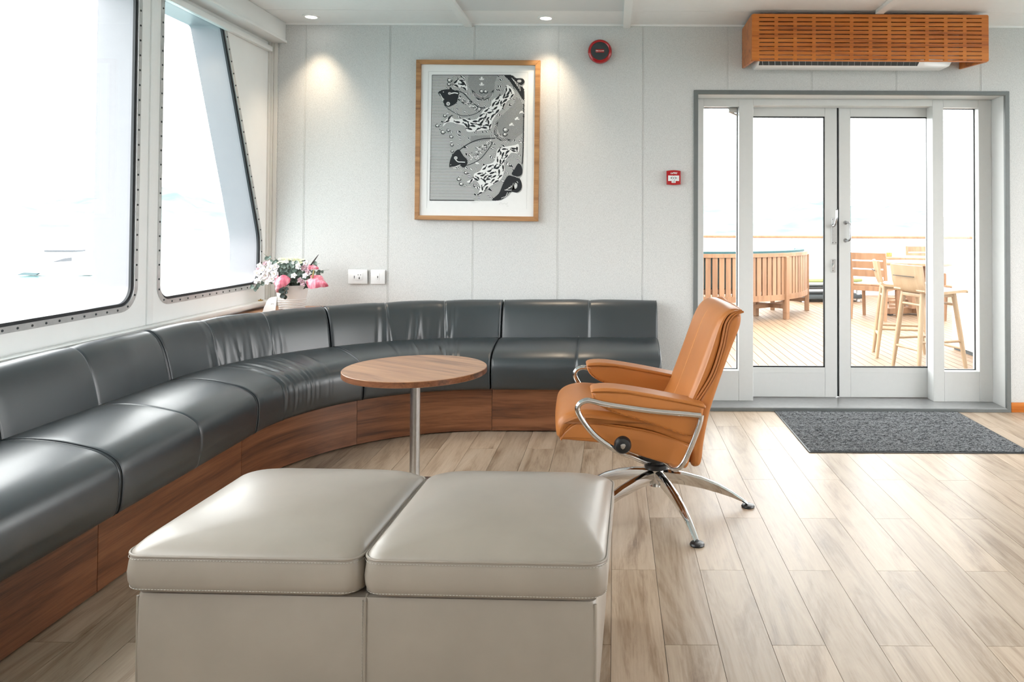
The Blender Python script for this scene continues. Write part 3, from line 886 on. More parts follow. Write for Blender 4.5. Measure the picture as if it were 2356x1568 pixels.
# backrest: front cushion with a bulge at the sides, shell behind it
seam = [(.090, .40), (.118, .50), (.182, .60), (.219, .706), (.232, .766), (.243, .81), (.270, .842), (.302, .853)]
back_front = [(.045, .40), (.088, .49), (.148, .645), (.196, .775), (.228, .832), (.262, .856), (.296, .858), (.300, .850), (.262, .838), (.242, .808), (.231, .766), (.218, .706), (.182, .60), (.128, .50), (.095, .40)]
bc = puff('back_cushion', back_front, -.248, .248, M_tan, CH, .026, bulge=.007)
back_shell = [(.097, .40), (.130, .50), (.184, .60), (.221, .706), (.235, .766), (.247, .81), (.272, .84), (.300, .850), (.306, .82), (.296, .775), (.262, .69), (.215, .56), (.180, .45), (.158, .34), (.148, .262), (.128, .243), (.106, .256), (.102, .33)]
puff('back_shell', back_shell, -.243, .243, M_tan, CH, .022)
pp = MB(); sp = MB()
for y in (-.243, .243):
    path = smooth_closed([(x, y, z) for x, z in seam[1:]], 6, closed=False)
    MB().tube(path, .005, 8).build('piping', M_tan_seam, CH); MB().tube([(p.x + .010, p.y, p.z - .004) for p in path], .0042, 8).build('piping', M_tan_seam, CH)
pp.tube(smooth_closed([(.302, -.243, .853), (.303, -.12, .860), (.298, 0, .863), (.303, .12, .868), (.302, .243, .853)], 6, closed=False), .005, 8)
pp.build('piping', M_tan_seam, CH)
for y in (0.0,):
    pth = smooth_closed([(x - .0075, y, z) for x, z in [(.052, .42), (.088, .49), (.148, .645), (.196, .775), (.228, .832), (.262, .858)]], 5, closed=False)
    sp.tube(pth, .0013, 6)
sp.build('centre_seam', M_tan_thread, bc)
MB().box((.092, -.22, .256), (.112, .22, .36), .006).build('back_frame', M_black, CH)
# arms
arm_p = [(-.283, .548), (-.262, .560), (-.20, .560), (-.058, .538), (.10, .506), (.140, .494), (.138, .462), (.118, .41), (.088, .380), (-.058, .430), (-.20, .474), (-.250, .498), (-.276, .522)]
lip_p = [(-.290, .556), (-.272, .568), (-.20, .5685), (-.058, .546), (.10, .514), (.146, .501), (.146, .488), (.10, .500), (-.058, .530), (-.20, .553), (-.272, .552)]
tubep = [(-.02, -.03, .205), (-.06, -.10, .225), (-.125, -.22, .285), (-.193, -.315, .338), (-.268, -.322, .392), (-.312, -.322, .442), (-.336, -.322, .482), (-.338, -.322, .506), (-.322, -.322, .523), (-.293, -.322, .527), (-.226, -.322, .512), (-.06, -.322, .486), (.06, -.322, .474), (.128, -.318, .466)]
tubeq = [(.131, -.318, .468), (.126, -.318, .44), (.108, -.316, .388), (.078, -.314, .315), (.056, -.31, .275), (.034, -.29, .256), (.012, -.22, .258), (.0, -.12, .245), (.0, -.03, .215)]
for sgn in (-1, 1):
    a, b = (-.308, -.212) if sgn < 0 else (.212, .308)
    ap = puff('armrest', arm_p, a, b, M_tan, CH, .016, bulge=.003)
    a, b = (-.312, -.206) if sgn < 0 else (.206, .312)
    puff('arm_pad', lip_p, a, b, M_tan, ap, .008, sm=3)
    stt = MB()
    for y in ((a, b)):
        y2 = y + (.006 if y < 0 else -.006) * (1 if abs(y) > .25 else -1)
        low = smooth_closed([(x, y2, z + .006) for x, z in arm_p[7:] + arm_p[:1]], 10, closed=False)
        for p, q in zip(low[::2], low[1::2]): stt.tube([p, q], .0022, 5)
    x = stt.build('stitching', M_tan_seam, ap); x['kind'] = 'stuff'
    for nm_, path in (('arm_tube', tubep), ('arm_strut', tubeq)): MB().tube(smooth_closed([(x, y * (1 if sgn < 0 else -1), z) for x, y, z in path], 5, closed=False), .0108, 14).build(nm_, M_chrome, CH)
    kn = MB(); Mk = Matrix.Translation((-.170, sgn * .325, .362)) @ Matrix.Rotation(PI / 2 * (1 if sgn < 0 else -1), 4, 'X')
    kn.lathe([(.0001, .024), (.018, .024), (.027, .020), (.0325, .010), (.033, 0), (.028, -.012), (.0001, -.012)], 28, Mk)
    kno = kn.build('knob', M_black, CH)
    em = MB(); em.prism([(-.010, .006), (-.002, .010), (.007, .009), (.010, .003), (.006, -.006), (-.001, -.011), (-.009, -.005)], lambda u, v, d: Mk @ Vector((u, -v if sgn > 0 else v, d)), .0235, .0262, .001)
    em.build('knob_badge', M_steel, kno)
me_ = MB(); me_.box((-.075, -.07, .205), (.065, .07, .262), .01); me_.lathe([(.0001, .168), (.05, .168), (.052, .176), (.052, .186), (.044, .192), (.040, .215), (.0001, .215)], 28)
me_.build('swivel_mechanism', M_black, CH)
MB().lathe([(.0001, .168), (.030, .168), (.032, .150), (.027, .115), (.032, .096), (.0001, .096)], 28).build('hub', M_chrome, CH)
legst = [(.018, .163, .104, .017), (.06, .159, .102, .0165), (.12, .149, .094, .016), (.19, .130, .080, .0155), (.26, .102, .060, .0145), (.32, .069, .040, .013), (.362, .040, .022, .0115), (.386, .022, .009, .010)]
for k in range(5):
    an = R(1.8 + 72 * k) - YAW
    ca, sa = math.cos(an), math.sin(an)
    rings = []
    for r, zt_, zb_, hw in legst:
        sec = [(0, zt_), (hw * .55, zt_ - .002), (hw, zt_ - .008), (hw * .95, (zt_ + zb_) / 2), (hw * .45, zb_ + .004), (0, zb_), (-hw * .45, zb_ + .004), (-hw * .95, (zt_ + zb_) / 2), (-hw, zt_ - .008), (-hw * .55, zt_ - .002)]
        rings.append([(r * ca - w_ * sa, r * sa + w_ * ca, z) for w_, z in sec])
    lg = MB().loft(rings).build('leg', M_chrome, CH, 50)
    MB().lathe([(.0001, 0), (.026, 0), (.028, .004), (.025, .010), (.014, .0135), (.0001, .0135)], 24, Matrix.Translation((.388 * ca, .388 * sa, 0))).build('foot', M_black, lg)

# ================================================================== DOOR MAT
mx0, mx1 = at(1862, 1037, Z=.01).x, at(2372, 1037, Z=.01).x
my0, my1 = at(1900, 1037, Z=.01).y, YB - .02
MT = empty('door_mat', ((mx0 + mx1) / 2, (my0 + my1) / 2, 0)); tag(MT, 'charcoal ribbed entrance mat on the floor before the glass doors', 'mat')
hx, hy = (mx1 - mx0) / 2, (my1 - my0) / 2
me = curve_mesh([[(-hx, -hy), (hx, -hy), (hx, hy), (-hx, hy)], [(-hx + .012, -hy + .012), (-hx + .012, hy - .012), (hx - .012, hy - .012), (hx - .012, -hy + .012)]], .0022, Matrix.Translation((0, 0, .0026)))
link('rubber_border', me, M_rubber, MT)
def pile(u, v):
    y = -hy + .010 + (2 * hy - .02) * v
    return Vector((-hx + .010 + (2 * hx - .02) * u, y, .006 + .0016 * math.cos(v * (2 * hy - .02) / .0085 * 2 * PI)))
rb = MB(); rb.grid(pile, 1, int(2 * hy / .0085 * 4)); o = rb.build('carpet_pile', M_carpet, MT, 60); o['kind'] = 'stuff'
MB().box((-hx + .011, -hy + .011, .0004), (hx - .011, hy - .011, .0042)).build('backing', M_rubber, MT, smooth=0)

# ================================================================== FRAMED PRINT
YP = YB - .026
def fp(px, py, d=0.0): return at(px, py, Y=YP - d)
def zp(x, y): return (920 + x / 3.7333, 110 + y / 3.7333)       # coordinates on an enlargement of the print
fo = [(957.5, 137), (1243, 138.5), (1237.5, 509), (953.5, 505)]
fi = [(968.5, 147), (1231.5, 150), (1227, 498), (964, 495)]
pc = fp(1098, 322)
PR = empty('framed_print', (pc.x, YB, pc.z)); tag(PR, 'oak framed black and white linocut print of fish on grey wall', 'picture')
pinv = Matrix.Translation((-pc.x, -YB, -pc.z))
for k, nm in enumerate(('frame_rail', 'frame_stile', 'frame_rail', 'frame_stile')):
    a, b = fo[k], fo[(k + 1) % 4]; c, d = fi[(k + 1) % 4], fi[k]
    pts = [at(p[0], p[1], Y=YP - .012) for p in (a, b, c, d)]
    m = MB(); m.M = pinv
    m.prism([(p.x, p.z) for p in pts], lambda u, v, dd: (u, dd, v), YB - .0015, YP - .014, .002)
    o = m.build(nm, M_oakframe, PR, smooth=0)
def flat(name, mat, polys, d, parent=PR, th=.0003):
    """flat printed shapes, polys in photo pixels"""
    loops = []
    for P in polys:
        w = [fp(p[0], p[1], d) for p in P]; loops.append([(q.x - pc.x, q.z - pc.z) for q in w])
    me = curve_mesh(loops[:1], th, Matrix.Translation((0, YP - d - YB, 0)) @ Matrix.Rotation(PI / 2, 4, 'X')) if len(loops) == 1 else None
    if me is None:
        m = MB()
        for lp in loops: m.prism(lp, lambda u, v, dd: (u, dd, v), YP - d - YB, YP - d - YB - th)
        return m.build(name, mat, parent, smooth=0)
    return link(name, me, mat, parent)
m = MB(); m.M = pinv
q = [fp(p[0], p[1]) for p in fi]
m.prism([(p.x, p.z) for p in q], lambda u, v, dd: (u, dd, v), YB - .002, YP)
mount = m.build('mount', M_paper, PR, smooth=0)
Z = lambda pts: [zp(*p) for p in pts]
def strip(pts, w, closed=False):
    """a line of width w (print px) as a polygon"""
    V = [Vector(p) for p in pts]; L_, R_ = [], []
    for i in range(len(V)):
        t = (V[min(i + 1, len(V) - 1)] - V[max(i - 1, 0)]).normalized(); n_ = Vector((-t.y, t.x)) * w / 2
        L_.append(V[i] + n_); R_.append(V[i] - n_)
    return [tuple(p) for p in L_ + R_[::-1]]
# embossed plate mark
flat('plate_mark', M_emboss, [Z(strip([(247, 203), (1100, 212)], 2.2)), Z(strip([(247, 203), (231, 1376)], 2.2)), Z(strip([(1100, 212), (1088, 1384)], 1.4))], .0006)
area = [(278, 232), (560, 233), (800, 233), (930, 233), (965, 236), (985, 246), (1003, 262), (1030, 258), (1055, 262), (1072, 285), (1070, 312), (1056, 326), (1060, 345), (1071, 365), (1072, 440), (1070, 600), (1066, 800), (1062, 960), (1058, 1060), (1048, 1100), (1030, 1118), (1040, 1150), (1052, 1185), (1044, 1225), (1012, 1247), (965, 1238), (935, 1268), (890, 1298), (840, 1313), (640, 1312), (255, 1308), (262, 900)]
flat('printed_area', M_flow, [Z([tuple(p) for p in smooth_closed(area[3:30], 3, closed=False)] + [(640, 1312), (255, 1308), (262, 900), (278, 232), (560, 233), (800, 233)])], .0010)
sea = [(278, 233), (480, 233), (440, 262), (400, 300), (395, 335), (340, 385), (345, 430), (380, 490), (410, 520), (400, 560), (372, 600), (350, 640), (335, 680), (345, 735), (420, 730), (430, 790), (435, 860), (450, 910), (425, 975), (425, 1025), (520, 1045), (560, 1090), (490, 1110), (485, 1150), (530, 1195), (610, 1185), (640, 1230), (635, 1307), (256, 1306), (264, 900)]
flat('zigzag_sea', M_zig, [Z(sea)], .0014)
panel1 = [(590, 235), (840, 235), (815, 300), (812, 380), (760, 420), (700, 430), (640, 400), (600, 350), (582, 290)]
panel2 = [(1000, 420), (1040, 450), (1056, 500), (1056, 730), (950, 810), (880, 760), (830, 700), (815, 640), (900, 560), (980, 480)]
panel3 = [(610, 755), (780, 750), (775, 790), (690, 800), (612, 815)]
flat('fine_panel', M_fine, [Z(panel1), Z(panel2), Z(panel3)], .0016)
ink, pap = [], []
ink += [strip([(278, 234), (955, 234)], 5), strip([(1064, 480), (1062, 700), (1058, 900), (1050, 1000)], 8), strip([(256, 1308), (640, 1311)], 6), strip([(277, 234), (257, 1308)], 3)]
# fish heads and outlines
ink.append([tuple(p) for p in smooth_closed([(330, 383), (365, 362), (425, 355), (480, 368), (510, 385), (498, 425), (488, 470), (440, 500), (410, 505), (385, 490), (372, 460), (382, 440), (360, 425), (340, 405)], 4)])
ink.append([tuple(p) for p in smooth_closed([(425, 1022), (428, 980), (445, 930), (480, 885), (510, 875), (545, 925), (580, 965), (575, 1005), (545, 1028), (510, 1005), (470, 1020), (440, 1030)], 4)])
ink += [strip(smooth_closed([(480, 366), (540, 385), (590, 435), (640, 485), (690, 512), (735, 515)], 4, False), 7), strip(smooth_closed([(510, 878), (570, 835), (640, 800), (720, 780), (820, 775)], 4, False), 8), strip(smooth_closed([(575, 1010), (640, 985), (700, 945), (760, 870), (800, 810)], 4, False), 6), strip(smooth_closed([(380, 490), (440, 540), (520, 580), (600, 580), (670, 555), (710, 515)], 4, False), 5)]
# tails
for cx_, cy_, a0 in ((712, 418, 0), (850, 745, 55)):
    for s_ in (-1, 1):
        P_ = []
        for u, v in ((0, 12), (25, -2), (60, -28), (98, -62), (78, -8), (45, 20), (8, 34)): 
            u *= s_; a_ = R(a0); P_.append((cx_ + u * math.cos(a_) - v * math.sin(a_), cy_ + u * math.sin(a_) + v * math.cos(a_)))
        ink.append(P_)
        for k in range(7):
            u0 = s_ * (12 + k * 11); w = []
            for (u, v) in ((u0, -2 - k * 6), (u0 + s_ * 4, -4 - k * 6), (u0 + s_ * 2, 26 - k * 5), (u0 - s_ * 2, 27 - k * 5)):
                w.append((cx_ + u * math.cos(R(a0)) - v * math.sin(R(a0)), cy_ + u * math.sin(R(a0)) + v * math.cos(R(a0))))
            pap.append(w)
# dark masks at the right corners
ink.append([tuple(p) for p in smooth_closed([(900, 236), (965, 238), (990, 258), (1020, 262), (1060, 268), (1070, 295), (1050, 318), (1030, 322), (1062, 350), (1068, 400), (1066, 450), (1040, 420), (1010, 370), (975, 330), (940, 280)], 3)])
ink.append([tuple(p) for p in smooth_closed([(1020, 990), (1050, 1030), (1048, 1085), (1010, 1105), (960, 1085), (985, 1040)], 3)])
ink.append([tuple(p) for p in smooth_closed([(935, 1095), (990, 1110), (1030, 1125), (1048, 1170), (1040, 1215), (1005, 1242), (950, 1235), (920, 1265), (880, 1298), (835, 1310), (790, 1305), (850, 1250), (880, 1180), (905, 1130)], 3)])
def ell(cx_, cy_, a, b, rot=0, n=14): return [(cx_ + a * math.cos(t) * math.cos(R(rot)) - b * math.sin(t) * math.sin(R(rot)), cy_ + a * math.cos(t) * math.sin(R(rot)) + b * math.sin(t) * math.cos(R(rot))) for t in [2 * PI * k / n for k in range(n)]]
pap += [ell(427, 391, 13, 11), ell(374, 379, 4, 4), ell(480, 945, 15, 14), ell(437, 1003, 3, 3), ell(995, 1185, 14, 24, 12), ell(1026, 285, 18, 12), ell(415, 480, 16, 16)]
pap += [strip(smooth_closed([(440, 392), (470, 386), (500, 392)], 4, False), 9), strip(smooth_closed([(478, 960), (500, 978), (530, 980), (560, 982)], 4, False), 7), strip([(342, 392), (372, 440), (365, 452)], 5), strip([(432, 1026), (490, 1018), (520, 1002)], 4)]
for k in range(6): pap.append(strip([(915 + k * 18, 1215 - k * 14), (950 + k * 13, 1200 - k * 8)], 4))
for k in range(5): pap.append(strip([(960 + k * 17, 258 + k * 14), (985 + k * 12, 290 + k * 20)], 4))
pap += [strip([(900, 1220), (960, 1222), (975, 1160), (985, 1215)], 5), strip([(870, 1290), (910, 1275), (925, 1240)], 4)]
ink += [ell(480, 945, 7, 7), ell(415, 480, 9, 9), ell(427, 391, 5, 5)]
# body scales on the two big fish, scroll eddies of the wave
r2 = random.Random(5)
for k in range(46):
    t = k / 46; 
    for (ax, ay, bx_, by_, wid) in ((505, 430, 690, 530, 34), (590, 960, 790, 800, 42)):
        cx_ = ax + (bx_ - ax) * t + r2.uniform(-8, 8); cy_ = ay + (by_ - ay) * t + r2.uniform(-wid, wid) * (1 - .5 * t)
        (pap if k % 2 else ink).append(ell(cx_, cy_, r2.uniform(6, 12), r2.uniform(2.5, 5), r2.uniform(-60, 60), 8))
for cx_, cy_, rr in ((425, 275, 26), (420, 310, 20), (320, 665, 20), (368, 720, 24), (415, 705, 18), (440, 760, 20), (445, 830, 18), (448, 885, 16), (505, 1125, 22), (525, 1165, 22), (565, 1070, 18), (385, 580, 18), (905, 700, 30), (900, 740, 24), (700, 370, 24), (735, 372, 22)):
    ink.append(strip([(cx_ + rr * (1 - .12 * k / 1.6) * math.cos(k * .6), cy_ + rr * (1 - .12 * k / 1.6) * math.sin(k * .6)) for k in range(12)], 6))
    pap.append(ell(cx_, cy_, rr * .42, rr * .36))
for cx_, cy_, a_ in ((703, 262, 0), (703, 310, 0), (958, 655, 45), (1005, 605, 40), (1045, 550, 70)):
    pap += [ell(cx_, cy_, 9, 15, a_), ell(cx_ - 14, cy_ + 8, 9, 4, a_ + 40), ell(cx_ + 14, cy_ + 8, 9, 4, a_ - 40)]
    ink.append(ell(cx_, cy_, 4, 10, a_))
flat('inked_shape', M_ink, [Z(p) for p in ink], .0020)
flat('cut_highlight', M_paper, [Z(p) for p in pap], .0024)
det = [strip(ell(x, y, a, b, r_) + [ell(x, y, a, b, r_)[0]], 2.6) for x, y, a, b, r_ in ((427, 391, 8, 7, 0), (480, 945, 9, 8, 0), (415, 480, 10, 10, 0), (995, 1185, 9, 17, 12), (1026, 285, 11, 7, 0))] + [ell(480, 945, 3, 3), ell(415, 480, 4, 6), ell(427, 391, 3, 3)]
flat('inked_detail', M_ink, [Z(p) for p in det], .0027)
# two schools of small fish in white shoals
school1 = [(370, 675), (385, 630), (430, 588), (470, 612), (520, 612), (560, 605), (600, 618), (660, 610), (695, 570), (725, 525), (780, 500), (790, 455), (830, 425), (890, 400), (905, 340), (925, 318), (960, 345), (985, 390), (965, 430), (920, 460), (900, 500), (860, 540), (825, 580), (790, 640), (785, 690), (720, 705), (650, 715), (610, 722), (575, 715), (555, 670), (500, 655), (450, 640), (410, 640), (385, 660)]
school2 = [(575, 1150), (625, 1120), (640, 1080), (690, 1055), (720, 1010), (800, 985), (825, 930), (840, 870), (900, 850), (985, 835), (1018, 825), (1025, 870), (1010, 905), (960, 900), (930, 935), (895, 985), (900, 1040), (880, 1110), (845, 1150), (790, 1180), (730, 1225), (690, 1260), (675, 1255), (690, 1200), (675, 1160), (640, 1135), (610, 1158)]
school3 = [(457, 325), (480, 275), (520, 265), (560, 280), (580, 362), (530, 345)]
sw = [[tuple(p) for p in smooth_closed(s_, 3)] for s_ in (school1, school2, school3)]
flat('shoal_ground', M_paper, [Z(s_) for s_ in sw], .0028)
def inside(p, poly):
    c = False
    for i in range(len(poly)):
        a, b = poly[i - 1], poly[i]
        if (a[1] > p[1]) != (b[1] > p[1]) and p[0] < (b[0] - a[0]) * (p[1] - a[1]) / (b[1] - a[1]) + a[0]: c = not c
    return c
fish = []
FB = [(-27, -1), (-16, 8), (-3, 11), (10, 8), (20, 3), (30, 8), (35, 11), (29, 1), (34, -8), (21, -2), (9, -4), (-4, -6), (-17, -5)]
for s_, sl in zip(sw, ((45, -50), (45, -60), (50, 40))):
    got = []
    xs = [p[0] for p in s_]; ys = [p[1] for p in s_]
    for _ in range(5000):
        x, y = r2.uniform(min(xs), max(xs)), r2.uniform(min(ys), max(ys))
        if not inside((x, y), s_): continue
        near = min(range(len(s_)), key=lambda i: (s_[i][0] - x) ** 2 + (s_[i][1] - y) ** 2)
        t = Vector(s_[(near + 1) % len(s_)]) - Vector(s_[near - 1])
        a_ = math.atan2(t.y, t.x) + r2.uniform(-.4, .4)
        ca, sa = math.cos(a_), math.sin(a_); sc2 = r2.uniform(.85, 1.12)
        k = Vector((-ca * 0 - sa, ca))
        bend = r2.uniform(-.012, .012)
        P_ = [(x + (u * ca - (v + bend * u * u) * sa) * sc2, y + (u * sa + (v + bend * u * u) * ca) * sc2) for u, v in FB]
        if not all(inside(p, s_) for p in (P_[0], P_[2], P_[11])): continue
        ok = True
        for (gx, gy, ga) in got:
            dx, dy = x - gx, y - gy
            along = dx * math.cos(ga) + dy * math.sin(ga); ac = -dx * math.sin(ga) + dy * math.cos(ga)
            if abs(ac) < 19 and abs(along) < 50: ok = False; break
        if ok: got.append((x, y, a_)); fish.append(P_)
flat('small_fish', M_ink, [Z(p) for p in fish], .0032)
r3 = random.Random(2)
sig = [strip([(850 + i * 7, 1335 + r3.uniform(-9, 9)) for i in range(12)], 1.6), strip([(905 + i * 6, 1345 + r3.uniform(-4, 4)) for i in range(5)], 1.4), strip([(915 + i * 5, 1362 + r3.uniform(-5, 5)) for i in range(5)], 1.4), strip([(615 + i * 7, 1328 + r3.uniform(-3, 3)) for i in range(9)], 1.4), strip([(268 + i * 4, 1322 + r3.uniform(-4, 4)) for i in range(3)], 1.4)]
flat('pencil_signature', M_pencil, [Z(p) for p in sig], .0006)
for o in PR.children:
    if o.name.split('.')[0] in ('plate_mark', 'fine_panel', 'inked_shape', 'inked_detail', 'cut_highlight', 'shoal_ground', 'small_fish', 'pencil_signature'): o['kind'] = 'stuff'

# ================================================================== WALL FITTINGS
c = at(1380.5, 119.5, Y=YB - .03); FA = empty('fire_alarm_sounder', (c.x, YB, c.z)); tag(FA, 'round red and black fire alarm sounder high on the grey wall', 'fire alarm')
Mw = Matrix.Rotation(PI / 2, 4, 'X')
MB().lathe([(.0001, .0003), (.066, .0003), (.068, .004), (.068, .018), (.064, .022), (.0001, .022)], 48, Mw).build('base', M_black, FA)
MB().lathe([(.058, .022), (.071, .024), (.0765, .032), (.0765, .048), (.072, .058), (.064, .062), (.058, .060), (.058, .022)], 56, Mw).build('red_ring', M_red, FA)
MB().lathe([(.0001, .060), (.050, .0605), (.0575, .058), (.0575, .03), (.0001, .03)], 48, Mw).build('face', M_dgrey, FA)
lb = MB().box((-.027, -.0622, -.010), (.027, -.0604, .010), .001).build('label_plate', M_red, FA)
link('lettering', text_mesh('FIRE ALARM', .0098, wallM(0, -.0626, 0), bold=.0002), M_paper, lb)

c = at(1549.5, 408.5, Y=YB - .02); CP = empty('fire_call_point', (c.x, YB, c.z)); tag(CP, 'square red fire call point with white press panel beside the doors', 'fire call point')
top = [(-.045, .043)] + [(-.045 + .09 * k / 8, .043 + .004 * math.sin(PI * k / 8)) for k in range(1, 8)] + [(.045, .043)]
poly = top + [(-p[0], -p[1]) for p in top]
MB().prism([(p[0] , p[1]) for p in poly], lambda u, v, d: (u, d, v), -.0003, -.033, .003).build('housing', M_red, CP)
pn_ = MB().prism([(-.035, .013), (-.003, .013), (0, .0105), (.003, .013), (.035, .013), (.035, -.022), (.013, -.022), (.013, -.034), (-.013, -.034), (-.013, -.022), (-.035, -.022)], lambda u, v, d: (u, d, v), -.033, -.0345)
po = pn_.build('press_panel', M_plastic, CP, smooth=0)
sy = MB(); f = lambda u, v, d: (u, d, v)
sy.prism(ell(0, -.0035, .0035, .0035), f, -.0345, -.0352)
for s_ in (-1, 1):
    sy.prism(ell(s_ * .0125, -.0035, .0033, .0032), f, -.0345, -.0352); sy.prism([(s_ * .015, -.0018), (s_ * .021, -.0018), (s_ * .021, -.0052), (s_ * .015, -.0052)], f, -.0345, -.0351)
sy.prism([(-.006, -.026), (-.003, -.026), (-.003, -.030), (-.006, -.030)], f, -.0345, -.0351); sy.prism([(.000, -.0265), (.008, -.0265), (.008, -.0295), (0, -.0295)], f, -.0345, -.0351)
sy.prism([(.003, -.014), (.0055, -.014), (.0055, -.020), (.003, -.020)], f, -.0345, -.0351)
for a_, b_ in ((-.017, -.004), (.003, .016)): sy.prism([(a_, .004), (b_, .004), (b_, .0025), (a_, .0025)], f, -.0345, -.0350); sy.prism([(a_ + .005, -.0105), (b_ - .001, -.0105), (b_ - .001, -.0115), (a_ + .005, -.0115)], f, -.0345, -.0350)
sy.build('symbols', M_ink, po, smooth=0)
link('lettering', text_mesh('FIRE', .0155, wallM(.008, -.0334, .028), shear=.2, bold=.0003), M_paper, CP)
ic = MB(); ic.prism([(-.0205, .023), (-.0165, .034), (-.0145, .0335), (-.017, .026), (-.0175, .0225)], f, -.033, -.0338); ic.prism([(-.0145, .0225), (-.0085, .033), (-.0055, .0225), (-.008, .0225), (-.0085, .027), (-.0115, .0225)], f, -.033, -.0338)
ic.build('flame_symbol', M_paper, CP, smooth=0)
MB().lathe([(.0001, .0338), (.002, .0338), (.002, .032)], 10, Matrix.Translation((.035, 0, .033)) @ Mw).build('pinhole', M_black, CP)

def socket(x0p, x1p, y0p, y1p, label, kind):
    a, b = at(x0p, y1p, Y=YB - .012), at(x1p, y0p, Y=YB - .012)
    root = empty('wall_socket', ((a.x + b.x) / 2, YB, (a.z + b.z) / 2)); tag(root, label, 'socket', 'white wall sockets above the sofa')
    hw, hh = (b.x - a.x) / 2, (b.z - a.z) / 2
    MB().box((-hw + .006, -.008, -hh + .006), (hw - .003, -.0003, hh - .006)).build('back_box', M_black, root, smooth=0)
    MB().box((-hw, -.014, -hh), (hw, -.008, hh), .0018).build('cover_plate', M_plastic, root)
    m = MB()
    if kind == 'double':
        ins = MB().box((-hw * .52, -.0158, -hh * .5), (hw * .52, -.014, hh * .46), .001).build('socket_insert', M_plastic, root)
        for bx in ((-.023, -.0185, -.010, .006), (-.0235, -.018, -.0145, -.0128)): m.box((bx[0], -.0162, bx[2]), (bx[1], -.0157, bx[3]))
        for s_ in (-1, 1): m.prism([(.011 + s_ * .005, .008), (.011 + s_ * .011, .0105), (.011 + s_ * .011, .0135 - .001), (.011 + s_ * .005, .0145)], f, -.0157, -.0162)
        m.prism(ell(.011, -.004, .0028, .0034), f, -.0157, -.0162); m.prism(ell(.011, -.0115, .004, .0045), f, -.0157, -.0162)
    else:
        ins = MB().box((-hw * .24, -.0158, -hh * .48), (hw * .24, -.014, hh * .5), .0012).build('socket_insert', M_plastic, root)
        m.box((-.0025, -.0162, -.008), (.0025, -.0157, .006)); m.box((-.003, -.0161, -.0145), (.003, -.0157, -.0128))
    m.build('pin_hole', M_black, ins, smooth=0)
socket(800.8, 845.5, 619.5, 652.5, 'wide white double socket plate on grey wall nearest the flowers', 'double')
socket(853, 886, 620, 653, 'square white single socket plate right of the double one', 'single')

# air curtain in its slotted wood cover
YC = 4.44
A0, A1 = at(1730, 27, Y=YC), at(2275, 143, Y=YC)
cx0, cx1 = A0.x, A1.x; cz1, cz0 = at(1990, 29, Y=YC).z, at(1990, 140.5, Y=YC).z
CV = empty('slotted_wood_cover', ((cx0 + cx1) / 2, YC, cz0)); tag(CV, 'orange cherry wood slotted box cover above the glass doors', 'cover')
hw, hh = (cx1 - cx0) / 2, cz1 - cz0
cz1 = min(cz1, ZC - .026); hh = cz1 - cz0
slots = []
sx0, sx1 = -hw + (1747 - 1730) * YC / F_PX, hw - (2275 - 2259) * YC / F_PX
pt = (sx1 - sx0 + .022) / 12
for i in range(12):
    for j in range(11):
        a = sx0 + i * pt; z = hh - .022 - j * .0249
        slots.append([(a, z - .0032), (a, z + .0032), (a + pt - .022, z + .0032), (a + pt - .022, z - .0032)])
fo_ = rounded([(-hw, 0), (hw, 0), (hw, hh), (-hw, hh)], .010, 4)
me = curve_mesh([fo_] + slots, .009, Matrix.Translation((0, .009, 0)) @ Matrix.Rotation(PI / 2, 4, 'X'))
link('front_panel', me, M_cherry, CV)
dp = YB - YC - .002
for s_ in (-1, 1):
    x = -hw if s_ < 0 else hw - .018
    m = MB(); m.prism([(.0182, -.0), (dp, .026), (dp, hh), (.0182, hh)], lambda u, v, d: (d, u, v), x, x + .018, .003)
    m.build('side_panel', M_cherry, CV, smooth=0)
MB().box((-hw + .02, .0185, hh - .02), (hw - .02, dp, hh - .004)).build('top_board', M_cherry, CV, smooth=0)
ax0, ax1 = at(1743, 150, Y=YC + .1).x, at(2188, 150, Y=YC + .1).x
AC = empty('air_curtain', ((ax0 + ax1) / 2, YC + .05, cz0 + .024)); tag(AC, 'white air curtain heater hidden behind the slotted wood cover', 'air heater')
hw2 = (ax1 - ax0) / 2
m = MB(); m.prism([(.0, .012), (.07, -.028), (.20, -.028), (.28, .02), (.28, .20), (0, .20)], lambda u, v, d: (d, u, v), -hw2, hw2, .006); m.build('casing', M_plastic, AC)
m = MB(); n0 = Vector((0, .07 - .0, -.028 - .012)).normalized()
def facep(x, t, out): # point on the sloping front-lower face
    y = .0 + .07 * t; z = .012 - .040 * t
    return Vector((x, y - out * .5, z - out * .87))
gx0, gx1 = -hw2 + .01, hw2 - .20
m.loft([[facep(gx0, .25, .0012), facep(gx1, .25, .0012)], [facep(gx0, .95, .0012), facep(gx1, .95, .0012)]], False, False)
gr = m.build('outlet_grille', M_dgrey, AC, smooth=0)
m = MB()
for k in range(26):
    x = gx0 + (gx1 - gx0) * (k + .5) / 26
    m.tube([facep(x - .006, .27, .003), facep(x + .006, .93, .003)], .0007, 4)
m.build('vane', M_steel, gr)['kind'] = 'stuff'
MX = Matrix.Translation(facep(hw2 - .15, .12, .0016)) @ Matrix.Rotation(R(90 + 30), 4, 'X')
link('lettering', text_mesh('Thermozone', .016, MX), M_pencil, AC)
MX = Matrix.Translation(facep(hw2 - .055, .12, .0016)) @ Matrix.Rotation(R(90 + 30), 4, 'X')
link('lettering', text_mesh('AC/A', .016, MX, bold=.0003), M_ink, AC)

